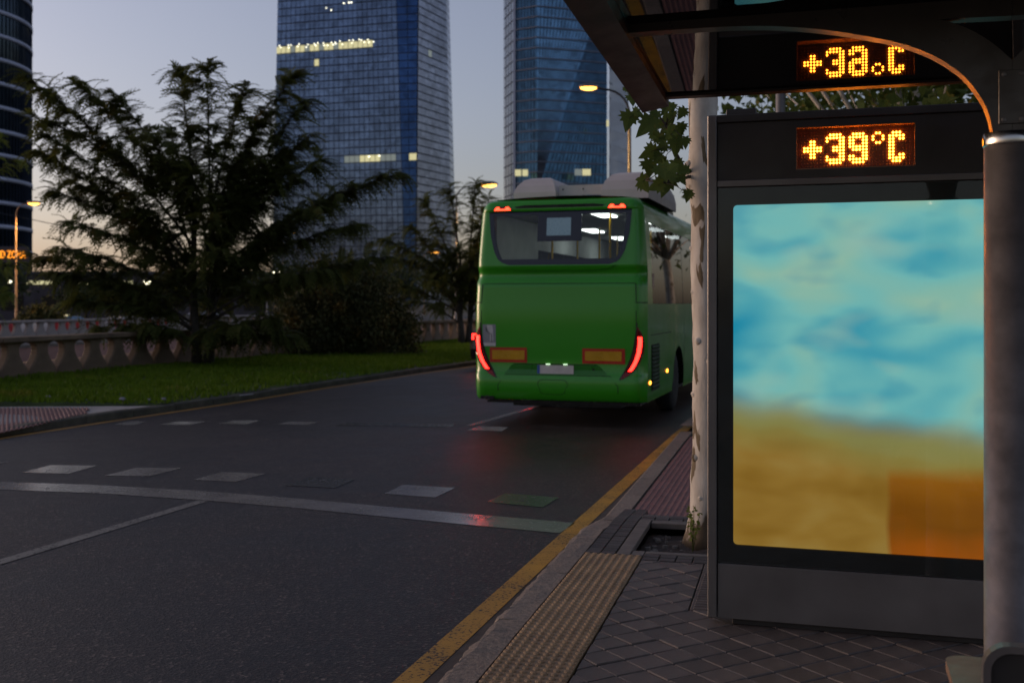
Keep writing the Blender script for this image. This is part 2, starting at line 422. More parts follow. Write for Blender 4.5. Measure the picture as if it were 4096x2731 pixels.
g.add([(c,cy,ZF),(a,ay,ZN),(900,ay,ZN),(900,2500,ZN),(c,2500,ZF)], [(0,1,2,3,4)])
tag(g.build('ground', MT['ground']), kind='structure')
# pink retaining wall on the far side of the cutting, in panels with dark joints
wall = empty('retaining_wall', (0,0,0), 0, 'pink concrete retaining wall of the cutting seen through the near balustrade', 'wall')
for i in range(3, len(FAR) - 1):
    p, q = Vector((*FAR[i], 0)), Vector((*FAR[i+1], 0)); n = max(1, int((q - p).length / 6))
    for k in range(n):
        a, b = p.lerp(q, k / n), p.lerp(q, (k + 1) / n); d = (b - a).normalized(); nn = Vector((d.y, -d.x, 0))
        for z0, z1 in ((-4.2,-3.05),(-3.0,-2.0),(-1.95,-1.15),(-1.1,-0.35)):
            a2, b2 = a + d * 0.03, b - d * 0.03
            m = MB()
            m.add([(*(a2 + nn*0.05).xy, z0), (*(b2 + nn*0.05).xy, z0), (*(b2 + nn*0.05).xy, z1), (*(a2 + nn*0.05).xy, z1),
                   (*(a2 - nn*0.2).xy, z0), (*(b2 - nn*0.2).xy, z0), (*(b2 - nn*0.2).xy, z1), (*(a2 - nn*0.2).xy, z1)],
                  [(0,1,2,3),(7,6,5,4),(0,4,5,1),(1,5,6,2),(2,6,7,3),(3,7,4,0)])
            m.build('panel', MT['trench'], wall)
cap = MB()
for i in range(3, len(FAR) - 1):
    p, q = Vector((*FAR[i], 0)), Vector((*FAR[i+1], 0)); d = (q - p).normalized(); nn = Vector((d.y, -d.x, 0))
    a, b = p + nn*0.25, q + nn*0.25; c, e = p - nn*0.35, q - nn*0.35
    cap.add([(*a.xy,-0.3),(*b.xy,-0.3),(*b.xy,-0.02),(*a.xy,-0.02),(*c.xy,-0.3),(*e.xy,-0.3),(*e.xy,-0.02),(*c.xy,-0.02)],
            [(0,1,2,3),(7,6,5,4),(0,4,5,1),(1,5,6,2),(2,6,7,3),(3,7,4,0)])
cap.build('coping', MT['balus_far'], wall)

# ------------------------------------------------------------------ road
LEFT_LINE = [(-12.4,-8),(-8.95,6),(-7.45,11),(-6.58,13.9),(-6.22,15.06),(-5.80,16.17),(-5.42,17.2),(-4.70,19.2),(-3.97,21.6),(-3.02,24.3),(-2.08,27.0),(-1.12,29.4),(1.2,35),(6.2,46),(14.6,62),(26,80)]
KO = Vector((-0.153, 4.543)); KD = Vector((0.2521, 0.9677)); KN = Vector((0.9677, -0.2521))
def sw(s, w): p = KO + KD * s + KN * w; return (p.x, p.y)          # pavement coordinates: along, across
RIGHT_EDGE = [sw(-14,-.16), sw(-6,-.16), sw(0,-.16), sw(4,-.16), sw(10,-.16), (3.5,18.4), (5.3,24), (7.6,30), (9.8,35), (14.8,45), (23.5,60), (36,77)]
def offs(line, d):
    out = []
    for i, p in enumerate(line):
        a, b = Vector(line[max(0, i-1)]), Vector(line[min(len(line)-1, i+1)]); t = (b - a).normalized()
        out.append((p[0] + t.y * d, p[1] - t.x * d))
    return out
def resample(line, n):
    P = [Vector(p) for p in line]; L = [0]
    for a, b in zip(P, P[1:]): L.append(L[-1] + (b - a).length)
    out = []
    for k in range(n):
        t = L[-1] * k / (n - 1); i = max(j for j in range(len(L)) if L[j] <= t + 1e-9); i = min(i, len(P) - 2)
        out.append(tuple(P[i].lerp(P[i+1], (t - L[i]) / (L[i+1] - L[i]))))
    return out
def ribbon(l, r, z, sub=60):
    a, b = resample(l, sub), resample(r, sub); m = MB()
    return m.grid([[(*p, z), (*q, z)] for p, q in zip(a, b)])
road = tag(ribbon(offs(LEFT_LINE, -0.35), RIGHT_EDGE, 0.0, 70).build('road', MT['asphalt']), kind='structure')
ribbon(LEFT_LINE, offs(LEFT_LINE, 0.13), 0.004).build('edge_line', MT['orange_paint'], road)
YL = [(-3.61,-5.7), (-0.55,4.94), (-0.325,5.72), (0.55,8.77), (2.25,14.7), (3.0,17.0), (5.0,23.5), (7.3,29.5)]
ribbon(YL, offs(YL, 0.135), 0.004, 40).build('edge_line', MT['yellow_paint'], road)
GY = offs(YL, 0.137)
ribbon(GY[:5], RIGHT_EDGE[0:4] + [sw(10.2,-.165)], 0.002, 40).build('gutter', MT['gutter'], road)
def marking(name, pts, m, z=0.004):
    MB().add([(x, y, z) for x, y in pts], [tuple(range(len(pts)))]).build(name, m, road)
DASH = [[(-6.12,11.33),(-5.98,11.86),(-5.47,11.80),(-5.60,11.27)],
        [(-5.024,11.057),(-4.93,11.56),(-4.42,11.53),(-4.50,10.98)],[(-4.098,10.854),(-3.95,11.384),(-3.47,11.36),(-3.62,10.823)],
        [(-3.127,10.60),(-2.98,11.10),(-2.50,10.98),(-2.68,10.48)],[(-2.15,10.26),(-2.02,10.76),(-1.54,10.62),(-1.66,10.13)],
        [(-1.165,9.83),(-1.036,10.315),(-0.53,10.15),(-0.685,9.64)],[(-0.22,9.42),(-0.06,9.86),(0.42,9.64),(0.26,9.18)]]
for i, q in enumerate(DASH): marking('crossing_dash', q, MT['faded_paint' if i in (4, 6) else 'white_paint'])
for q in ([(-5.67,15.36),(-5.60,15.84),(-5.36,15.84),(-5.34,15.36)],[(-5.02,15.36),(-4.90,15.80),(-4.47,15.80),(-4.55,15.38)],
          [(-4.22,15.47),(-4.10,15.95),(-3.70,15.92),(-3.79,15.44)],[(-3.35,15.42),(-3.25,15.82),(-2.8,15.75),(-2.9,15.35)]): marking('crossing_dash', q, MT['white_paint'])
for q in ([(-2.5,15.28),(-2.4,15.66),(-0.819,15.454),(-0.829,15.05)],): marking('worn_line', q, MT['faded_paint'])
marking('crossing_dash', [(-0.62,14.70),(-0.47,15.19),(-0.05,15.08),(-0.14,14.6)], MT['white_paint'])
ribbon([(-6.9,10.78),(-4.966,10.484),(-3.953,10.30),(-2.846,9.97),(-1.943,9.607),(-1.154,9.25),(-0.391,8.906),(0.50,8.53)],
       [(-6.65,10.32),(-4.752,10.04),(-3.785,9.86),(-2.706,9.50),(-1.851,9.16),(-1.107,8.81),(-0.372,8.47),(0.36,8.15)], 0.004, 40).build('stop_line', MT['white_paint'], road)
marking('lane_line', [(-4.9,2.9),(-4.78,2.86),(-2.66,9.46),(-2.76,9.5)], MT['thin_paint'])
marking('lane_line', [(-0.66,15.3),(-0.55,15.26),(0.52,18.2),(0.42,18.25)], MT['white_paint'])
marking('lane_line', [(1.1,20.4),(1.22,20.36),(2.4,23.6),(2.3,23.65)], MT['white_paint'])

# ------------------------------------------------------------------ left verge: kerb stones, island pavement, lawn
KL = offs(LEFT_LINE, -0.12)
verge = MB()
EDGE = [p for p in KL if p[1] > 16.5]
def lawn_z(t): return 0.11 + 0.10 * t
A, B = resample(EDGE[:9], 40), resample([(-10.25+0.2,17.0)] + [(x + 0.15, y) for x, y in NEAR[3:8]], 40)
lawn = MB()
for _ in range(1):
    rows = []
    for a, b in zip(A, B):
        rows.append([(a[0] + (b[0]-a[0])*t, a[1] + (b[1]-a[1])*t, lawn_z(t)) for t in np.linspace(0.02, 1, 8)])
    rows.insert(0, [(x, y - .03, .03) for x, y, z in rows[0]])
    lawn.grid(rows)
lawn_o = tag(lawn.build('lawn', MT['grass_soil'], smooth=True), kind='structure')
# grass blades
n = 75000
ii = rng.integers(0, 39, n); fr = rng.random(n); tt = rng.random(n) ** 0.9 * 0.98 + 0.02
Aa, Bb = np.array(A), np.array(B)
pa = Aa[ii] * (1 - fr)[:, None] + Aa[ii + 1] * fr[:, None]; pb = Bb[ii] * (1 - fr)[:, None] + Bb[ii + 1] * fr[:, None]
loc = np.concatenate([pa + (pb - pa) * tt[:, None], (0.105 + 0.10 * tt)[:, None]], axis=1)
clump = np.array([mnoise.noise((x * 0.9, y * 0.9, 0)) for x, y, _ in loc])
h = (0.05 + 0.05 * rng.random(n)) * (1 + 0.6 * clump)
ang = rng.random(n) * 6.283; lean = rng.normal(0, 0.35, n)
d = np.stack([np.cos(ang), np.sin(ang), np.zeros(n)], 1); e = np.stack([-np.sin(ang), np.cos(ang), np.zeros(n)], 1)
wd = (0.012 + 0.012 * rng.random(n))
top = loc + np.array([0, 0, 1.0]) * h[:, None] + e * (h * lean)[:, None]
V = np.stack([loc - d * wd[:, None], loc + d * wd[:, None], top + d * wd[:, None] * 0.25, top - d * wd[:, None] * 0.25], 1).reshape(-1, 3)
gr = link('grass', np_mesh('grass', V, np.arange(n * 4).reshape(n, 4)), MT['grass'])
tag(gr, 'short uneven green grass on the verge beside the road', 'grass', kind='stuff')
# kerb along the verge, stone by stone
verge_kerb = empty('verge_kerb', (0,0,0)); verge_kerb['kind'] = 'structure'
KS = resample(KL, 96)
for a, b in zip(KS, KS[1:]):
    if b[1] < 8 or a[1] > 48: continue
    zt = 0.03 if b[1] < 14.3 else 0.11 + random.uniform(-.008, .008)
    za = 0.03 if a[1] < 14.3 else zt
    A2, B2 = Vector(a), Vector(b); t = (B2 - A2).normalized(); nn = Vector((-t.y, t.x)); A2 = A2 + t * .006; B2 = B2 - t * .006
    m = MB(); P = []
    for p, z in ((A2, za), (A2.lerp(B2, .5), (za + zt) / 2), (B2, zt)):
        P.append([(p.x, p.y, -0.05), (p.x, p.y, z - .02), (p.x + nn.x*.02, p.y + nn.y*.02, z), (p.x + nn.x*.15, p.y + nn.y*.15, z), (p.x + nn.x*.15, p.y + nn.y*.15, -.05)])
    m.grid(P); m.add(P[0], [(0,1,2,3,4)]); m.add(P[-1], [(4,3,2,1,0)])
    m.build('kerb_stone', MT['verge_stone'], verge_kerb)
# island pavement with ribbed crossing patch
isl = [p for p in offs(LEFT_LINE, -0.28) if 5 < p[1] < 17] + [(-5.66, 17.42)]
def zi(y): return 0.040 + 0.055 * max(0, min(1, (y - 13.2) / 2.2))
poly = [(p[0], p[1], zi(p[1])) for p in resample(isl, 14)] + [(x, y, zi(y)) for x, y in ((-5.75,17.3),(-6.6,17.35),(-7.5,17.55),(-8.3,17.4),(-10.2,17.6),(-11.2,15.4),(-12.1,13.2),(-15.3,8),(-13.5,5))]
pav = MB()
_l, _r = resample(isl, 40), resample([(-14.5, 5.2), (-12.1, 13.2), (-11.2, 15.4), (-10.2, 17.6)], 40)
pav.grid([[(a[0] + (b[0]-a[0])*t, a[1] + (b[1]-a[1])*t, zi(a[1] + (b[1]-a[1])*t)) for t in (0, .15, .3, .5, .75, 1)] for a, b in zip(_l, _r)])
pav = tag(pav.build('island_pavement', MT['concrete']), kind='structure')
rib = MB(); d = Vector((-0.42, 0.9075)); nn = Vector((0.9075, 0.42))
PATCH = [(-9.2,16.75),(-6.55,16.75),(-6.27,15.9),(-6.42,14.5),(-6.60,13.7),(-7.1,12.2),(-9.6,12.9)]
o0 = Vector((-7.2, 14.6))
def zp(p): return 0.05 + 0.055 * max(0, min(1, (p.y - 13.2) / 2.2))
for k in range(-34, 30):
    b0 = o0 + nn * (k * 0.058); t0, t1 = -9, 9
    for i in range(len(PATCH)):       # trim each ridge to the patch outline
        p, q = Vector(PATCH[i]), Vector(PATCH[(i+1) % len(PATCH)]); e = q - p; nrm = Vector((-e.y, e.x))
        den = d.dot(nrm); num = (p - b0).dot(nrm)
        if abs(den) < 1e-9: continue
        t = num / den
        if den > 0: t1 = min(t1, t)
        else: t0 = max(t0, t)
    if t1 - t0 < .1: continue
    a, b = b0 + d * t0, b0 + d * t1; hw_ = nn * 0.017
    if True:
        g2 = nn * 0.030
        rib.add([(*(a - g2).xy, zp(a)), (*(a + g2).xy, zp(a)), (*(b + g2).xy, zp(b)), (*(b - g2).xy, zp(b))], [(0,1,2,3)])
        rib.add([(*(a - hw_).xy, zp(a)), (*(a + hw_).xy, zp(a)), (*(b + hw_).xy, zp(b)), (*(b - hw_).xy, zp(b)),
                 (*(a - hw_*.6).xy, zp(a) + .014), (*(a + hw_*.6).xy, zp(a) + .014), (*(b + hw_*.6).xy, zp(b) + .014), (*(b - hw_*.6).xy, zp(b) + .014)],
                [(4,5,6,7),(0,1,5,4),(1,2,6,5),(2,3,7,6),(3,0,4,7)])
rib.build('ribbed_paving', MT['pink'], pav)

# ------------------------------------------------------------------ pavement by the shelter
SZ = 0.14
side = MB()
def swz(s, w, z): return (*sw(s, w), z)
side.add([swz(-14,0,SZ-.018), swz(-14,9,SZ-.018), swz(2.6,9,SZ-.018), swz(2.6,0,SZ-.018)], [(0,1,2,3)])
side.add([swz(2.6,0,SZ-.018), swz(2.6,.285,SZ-.018), swz(3.5,.285,SZ-.018), swz(3.5,0,SZ-.018)], [(0,1,2,3)])
side.add([swz(2.6,1.2,SZ-.018), swz(2.6,9,SZ-.018), swz(3.5,9,SZ-.018), swz(3.5,1.2,SZ-.018)], [(0,1,2,3)])
side.add([swz(3.5,0,SZ-.018), swz(3.5,9,SZ-.018), swz(3.9,9,SZ-.018), swz(3.9,0,SZ-.05)], [(0,1,2,3)])
side.add([swz(3.9,0,.02), swz(3.9,1.2,SZ-.02), swz(12,1.2,SZ-.02), swz(12,0,.02)], [(0,1,2,3)])
side.add([swz(3.9,1.2,SZ-.02), swz(3.9,9,SZ-.02), swz(12,9,SZ-.02), swz(12,1.2,SZ-.02)], [(0,1,2,3)])
side.add([swz(12,0,.1), swz(12,9,.1), (34,60,.1), (23.5,60,.1)], [(0,1,2,3)])
pavement = tag(side.build('pavement', MT['mortar']), kind='structure')
# tactile tiles with raised domes (one shared mesh)
def blister_tile(l, w, nb):
    m = MB(); m.cbox(0.003, l - .003, 0.003, w - .003, -0.03, 0.0, 0.004)
    for i in range(nb):
        for j in range(nb):
            cx, cy = l * (i + .5) / nb, w * (j + .5) / nb
            v = []; 
            for r, z in ((.0170, -.0005), (.0140, .0065), (.007, .0085)):
                v += [(cx + r * math.cos(a), cy + r * math.sin(a), z) for a in [k * math.pi / 4 for k in range(8)]]
            f = [(r*8+k, r*8+(k+1) % 8, (r+1)*8+(k+1) % 8, (r+1)*8+k) for r in range(2) for k in range(8)] + [tuple(range(16, 24))]
            m.add(v, f)
    return m
KROT = math.atan2(KD.y, KD.x)
bt = blister_tile(0.40, 0.37, 8).mesh('tactile_tile'); bt.materials.append(MT['tactile'])
for k in range(12):
    s0 = 2.47 - 0.402 * (k + 1)
    o = link('tactile_tile', bt, None, pavement); x, y = sw(s0, 0.37 - .002)
    o.location = (x, y, SZ + random.uniform(-.002, .002)); o.rotation_euler = (random.uniform(-.004, .004), random.uniform(-.004, .004), KROT)
    o.location.z += 0.0
# NB local x runs along the kerb, local y towards the road
def slab(name, s0, s1, w0, w1, zt, m, parent, gap=.003, th=.04, jit=.0015):
    c = Vector(sw((s0+s1)/2, (w0+w1)/2)); mb = MB()
    mb.cbox(-(s1-s0)/2 + gap, (s1-s0)/2 - gap, -(w1-w0)/2 + gap, (w1-w0)/2 - gap, -th, 0, .003)
    o = mb.build(name, m, parent); o.location = (c.x, c.y, zt + random.uniform(-jit, jit))
    o.rotation_euler = (random.uniform(-jit, jit) * 4, random.uniform(-jit, jit) * 4, KROT); return o
# dark bricks: two columns beside the kerb, header rows before and behind the tree pit
for j in range(2):
    for i in range(22): slab('brick', 2.475 + i*.0755, 2.475 + (i+1)*.0755, j*.095, (j+1)*.095, SZ - max(0, i - 14) * .004, MT['brick'], pavement, .0035)
for r in range(2):
    for i in range(13):
        slab('brick', 2.365 + r*.083, 2.365 + (r+1)*.083, .372 + i*.105, .372 + (i+1)*.105, SZ, MT['brick'], pavement, .004)
        slab('brick', 3.60 + r*.085, 3.60 + (r+1)*.085, .195 + i*.105, .195 + (i+1)*.105, SZ, MT['brick'], pavement, .004)
slab('pit_border', 2.475, 3.595, .195, .287, SZ + .004, MT['border'], pavement)
slab('pit_border', 2.535, 2.60, .372, 1.25, SZ + .004, MT['border'], pavement)
slab('pit_border', 3.49, 3.595, .29, 1.25, SZ + .004, MT['border'], pavement)
slab('pit_border', 2.60, 3.49, 1.16, 1.25, SZ + .004, MT['border'], pavement)
slab('pit_border', 2.475, 2.60, .29, .372, SZ + .001, MT['border'], pavement)
# pit walls and soil
pit = MB(); P = []
for i in range(22):
    row = []
    for j in range(22):
        s, w = 2.59 + i * .91 / 21, .28 + j * .89 / 21; x, y = sw(s, w)
        row.append((x, y, .055 + .03 * mnoise.noise((x*5, y*5, 1)) + .018 * mnoise.noise((x*19, y*19, 3)) + .05 * math.exp(-(((s-3.14)**2 + (w-.74)**2) / .05))))
    P.append(row)
pit.grid(P)
tag(pit.build('tree_pit_soil', MT['soil'], smooth=True), kind='structure')
pb = MB()
for k in range(70):
    s, w = 2.66 + random.random() * .76, .34 + random.random() * .7; x, y = sw(s, w); r = random.choice([.006, .008, .012, .02])
    pb.add([(x + r*math.cos(a), y + r*math.sin(a)*.7, .075 + .03 * mnoise.noise((x*5, y*5, 1)) + z) for z, q in ((-.01, 1), (r*.5, .7)) for a in [q2*1.047 for q2 in range(6)]],
           [(i, (i+1) % 6, 6 + (i+1) % 6, 6 + i) for i in range(6)] + [(6,7,8,9,10,11)])
tag(pb.build('pebbles', MT['pebble']), 'small pebbles and debris lying in the tree pit', 'pebbles', kind='stuff')
# pink ribbed ramp at the lowered kerb
rp = MB()
def rampz(w): return .03 + (SZ - .03) * min(1, w / 1.2)
for k in range(30):
    w0 = .02 + k * .053; a0, a1 = 3.93, 9.5
    z0, z1 = rampz(w0), rampz(w0 + .053)
    pts = [(w0, z0), (w0 + .018, z0 + .001), (w0 + .024, z0 + .009), (w0 + .040, z0 + .010), (w0 + .046, z1), (w0 + .053, z1)]
    rp.grid([[swz(a0, w, z) for w, z in pts], [swz(a1, w, z) for w, z in pts]])
rp.build('ribbed_paving', MT['pink'], pavement)
for i in range(5): slab('flag', 3.775, 3.925, .02 + i * .3, .02 + (i + 1) * .3, SZ - .022, MT['tile'], pavement, .004)
# ribbed guidance tiles beside the panel
gm = MB(); gm.cbox(.003, .397, .003, .397, -.03, 0, .004)
for k in range(8):
    x = .4 * (k + .5) / 8
    gm.add([(x-.015,.02,0),(x+.015,.02,0),(x+.015,.38,0),(x-.015,.38,0),(x-.009,.026,.006),(x+.009,.026,.006),(x+.009,.374,.006),(x-.009,.374,.006)],
           [(4,5,6,7),(0,1,5,4),(1,2,6,5),(2,3,7,6),(3,0,4,7)])
gme = gm.mesh('guidance_tile'); gme.materials.append(MT['tile'])
for s0 in (1.33, 1.732): 
    o = link('guidance_tile', gme, None, pavement); o.location = (*sw(s0, 1.165), SZ); o.rotation_euler = (0, 0, KROT)
slab('guidance_tile', 2.135, 2.362, .765, 1.165, SZ, MT['tile'], pavement)
# diamond paving tiles: 0.15 m squares at 45 degrees to the kerb
T = 0.1535
def clip(poly, a, b, c):      # keep a*s + b*w <= c
    out = []
    for i in range(len(poly)):
        p, q = poly[i], poly[(i+1) % len(poly)]; fp, fq = a*p[0]+b*p[1]-c, a*q[0]+b*q[1]-c
        if fp <= 0: out.append(p)
        if fp * fq < 0:
            t = fp / (fp - fq); out.append((p[0]+(q[0]-p[0])*t, p[1]+(q[1]-p[1])*t))
    return out
def area(p): return abs(sum(p[i][0]*p[(i+1) % len(p)][1] - p[(i+1) % len(p)][0]*p[i][1] for i in range(len(p)))) / 2 if len(p) > 2 else 0
def tile_shape(poly, cx, cy):
    """chamfered slab from a small convex polygon, coordinates relative to the tile centre"""
    if area(poly) < 0.0012: return None
    mx = sum(p[0] for p in poly) / len(poly); my = sum(p[1] for p in poly) / len(poly)
    def sh(k): 
        out = []
        for p in poly:
            v = Vector((p[0]-mx, p[1]-my)); L = v.length; v = v * max(0, (L - k * 1.3) / L); out.append((v.x + mx - cx, v.y + my - cy))
        return out
    n = len(poly); a, b = sh(.003), sh(.008)
    m = MB(); m.add([(*p, -.03) for p in a] + [(*p, -.005) for p in a] + [(*p, 0) for p in b],
        [(i, (i+1) % n, n+(i+1) % n, n+i) for i in range(n)] + [(n+i, n+(i+1) % n, 2*n+(i+1) % n, 2*n+i) for i in range(n)] + [tuple(range(2*n, 3*n))])
    return m
full = None; cand = []
c45 = math.sqrt(.5)
for i in range(-34, 34):
    for j in range(-34, 34):
        s, w = (i + j) * T * c45 + .03, (i - j) * T * c45 + .45
        if not (-3.0 < s < 2.6 and 0.2 < w < 3.6): continue
        h = T * c45
        sq = [(s + h, w), (s, w + h), (s - h, w), (s, w - h)]
        pl = clip(clip(sq, 0, -1, -.374), 1, 0, 2.36); cut = len(pl) != 4 or area(pl) < .0230
        if len(pl) > 2 and max(p[0] for p in pl) > 1.33 and max(p[1] for p in pl) > .762:
            pl = max(clip(pl, 0, 1, .762), clip(pl, 1, 0, 1.328), key=area); cut = True
        if len(pl) < 3: continue
        x, y = sw(s, w); seen = y > 3.4 and abs((x) / max(y, .1)) < .52
        cand.append((0 if seen else 1, math.hypot(x, y), s, w, pl, cut))
cand.sort(key=lambda c: (c[0], c[1]))
rest = MB(); count = 0
for seen, dist, s, w, pl, cut in cand:
    x, y = sw(s, w)
    rz = random.uniform(-.004, .004) + KROT; dz = random.uniform(-.0035, .002)
    M = Matrix.Translation((x, y, SZ + dz)) @ Matrix.Rotation(rz, 4, 'Z') @ Matrix.Rotation(random.uniform(-.012, .012), 4, 'X') @ Matrix.Rotation(random.uniform(-.012, .012), 4, 'Y')
    # across axis points to the right of the kerb direction, so mirror w
    pl2 = [(p[0] - s, -(p[1] - w)) for p in pl][::-1]
    sh = tile_shape(pl2, 0, 0)
    if sh is None: continue
    if not seen and count < 290:
        if not cut:
            if full is None: full = sh.mesh('paving_tile'); full.materials.append(MT['tile'])
            o = link('paving_tile', full, None, pavement)
        else: o = sh.build('paving_tile', MT['tile'], pavement)
        o.matrix_local = M; count += 1
    else: rest.add([tuple(M @ Vector(v)) for v in sh.v], sh.f)
tag(rest.build('paving_tile', MT['tile'], pavement), kind='stuff')
# granite kerb stones with rough arrises
for k in range(-9, 5):
    s0, s1 = -.06 + k * .98, -.06 + (k + 1) * .98
    if k == 4: s1 = 4.2
    P = []; nseg = 40
    for i in range(nseg + 1):
        s = s0 + .004 + (s1 - s0 - .008) * i / nseg
        drop = max(0, s - 3.2) * .105
        def J(a, q): return a * (mnoise.noise((s * 9, q * 3.1, k * 1.7)) + .7 * mnoise.noise((s * 31, q * 3.1, k)))
        zt = SZ + .002 - drop
        P.append([swz(s, -.175 + J(.012, 1), -.05), swz(s, -.170 + J(.022, 2), zt - .028 + J(.012, 2)), swz(s, -.160 + J(.024, 3), zt - .006 + J(.010, 3)),
                  swz(s, -.135 + J(.018, 4), zt + J(.007, 4)), swz(s, -.06, zt + J(.006, 6)), swz(s, -.004, zt + J(.003, 5)), swz(s, -.004, -.05)])
    m = MB(); m.grid(P); m.add(P[0], [(0,1,2,3,4,5,6)]); m.add(P[-1], [(6,5,4,3,2,1,0)])
    m.build('kerb_stone', MT['granite'], pavement)
for k in range(6):
    s0 = 4.2 + k * .98
    P = [[swz(s, -.17, -.05), swz(s, -.165, .028), swz(s, -.15, .035), swz(s, -.004, .036), swz(s, -.004, -.05)] for s in (s0 + .004, s0 + .976)]
    m = MB(); m.grid(P); m.add(P[0], [(0,1,2,3,4)]); m.build('kerb_stone', MT['granite'], pavement)
kr = RIGHT_EDGE[4:]
ribbon(kr, offs(kr, .16), .12, 30).build('far_kerb', MT['granite'], pavement)

# ------------------------------------------------------------------ advertising panel with temperature display
PR = math.atan2(-0.284, 0.959)
panel = empty('advertising_panel', (0.976, 5.395, SZ), PR, 'tall dark advertising panel with glowing teal and amber poster and orange temperature display', 'advertising panel')
PW = 1.445
MB().cbox(0, .045, -.008, .17, .033, 2.531, .004).build('frame_post', MT['grey_metal'], panel)
MB().cbox(PW - .045, PW, -.008, .17, .033, 2.531, .004).build('frame_post', MT['grey_metal'], panel)
MB().cbox(.0455, PW - .0455, -.006, .17, 2.492, 2.531, .003).build('top_rail', MT['dark_metal'], panel)
MB().cbox(.09, .235, .02, .15, 2.5315, 2.562, .003).build('top_bracket', MT['dark_metal'], panel)
MB().cbox(.0475, PW - .0475, .068, .165, .05, 2.49, .004).build('back_box', MT['dark_metal'], panel)
MB().box(.0478, PW - .0478, .0305, .0675, .06, 2.17).build('core_box', MT['dark_metal'], panel)
MB().cbox(.05, PW - .05, -.002, .028, .033, .305, .003).build('base_panel', MT['grey_metal'], panel)
MB().cbox(.12, PW - .12, .03, .14, .0, .049, .003).build('plinth', MT['dark_metal'], panel)
MB().cbox(.0475, PW - .0475, -.004, .029, 2.173, 2.205, .003).build('divider_strip', MT['grey_metal'], panel)
# header with an opening for the display
DX0, DX1, DZ0, DZ1 = .4285, .975, 2.248, 2.454
h = MB()
h.box(.049, DX0, .004, .029, 2.207, 2.490); h.box(DX1, PW - .049, .004, .029, 2.207, 2.490)
h.box(DX0, DX1, .004, .029, 2.207, DZ0); h.box(DX0, DX1, .004, .029, DZ1, 2.490)
header = h.build('header_panel', MT['dark_metal'], panel)
disp = empty('temperature_display', (0,0,0)); disp.parent = panel
MB().box(DX0 + .001, DX1 - .001, .060, .066, DZ0 + .001, DZ1 - .001).build('led_board', MT['led_board'], disp)
sv = MB()
t = .003
sv.box(DX0, DX0 + t, .005, .0595, DZ0, DZ1); sv.box(DX1 - t, DX1, .005, .0595, DZ0, DZ1)
sv.box(DX0 + t, DX1 - t, .005, .0595, DZ0, DZ0 + t); sv.box(DX0 + t, DX1 - t, .005, .0595, DZ1 - t, DZ1)
m_rev = mat('display_reveal', (0.24, 0.12, 0.06), 0.22, 0.3, var=0.2, scale=30)
sv.build('display_reveal', m_rev, disp)
GL = {'+': ['......','......','..##..','..##..','######','######','..##..','..##..'],
      '3': ['.####.','######','#...##','....##','..####','..####','....##','#...##','######','.####.'],
      '9': ['.####.','######','##..##','##..##','######','.#####','....##','##..##','######','.####.'],
      'o': ['.##.','#..#','#..#','.##.'],
      'C': ['.####','#####','##.##','##...','##...','##...','##...','##.##','#####','.###.']}
GL['C'][0] = '.###.'
def dot(m, x, z, r, y=.0585, dp=.005):
    v = [(x + r*q*math.cos(a), y - yy, z + r*q*math.sin(a)) for q, yy in ((1, -.002), (.92, dp*.6), (.5, dp)) for a in [k*math.pi/4 for k in range(8)]]
    m.add(v, [(s*8+k, s*8+(k+1) % 8, (s+1)*8+(k+1) % 8, (s+1)*8+k) for s in range(2) for k in range(8)] + [tuple(range(16, 24))])
c0, lit = 0, set()
PITCH = .01525
for ch in '+39oC':
    rows = GL[ch]; m = MB()
    for r, line in enumerate(rows):
        for q, s in enumerate(line):
            if s == '#':
                lit.add((c0 + q, r)); dot(m, .4657 + (c0 + q) * PITCH, 2.418 - r * PITCH, .0052)
    m.build({'+': 'plus_sign', '3': 'digit_three', '9': 'digit_nine', 'o': 'degree_sign', 'C': 'letter_c'}[ch], MT['led_on'], disp)
    c0 += len(rows[0]) + 1
m = MB()
for q in range(-1, 33):
    for r in range(-1, 11):
        if (q, r) not in lit: dot(m, .4657 + q * PITCH, 2.418 - r * PITCH, .0036, dp=.003)
m.build('unlit_leds', MT['led_off'], disp)['kind'] = 'stuff'
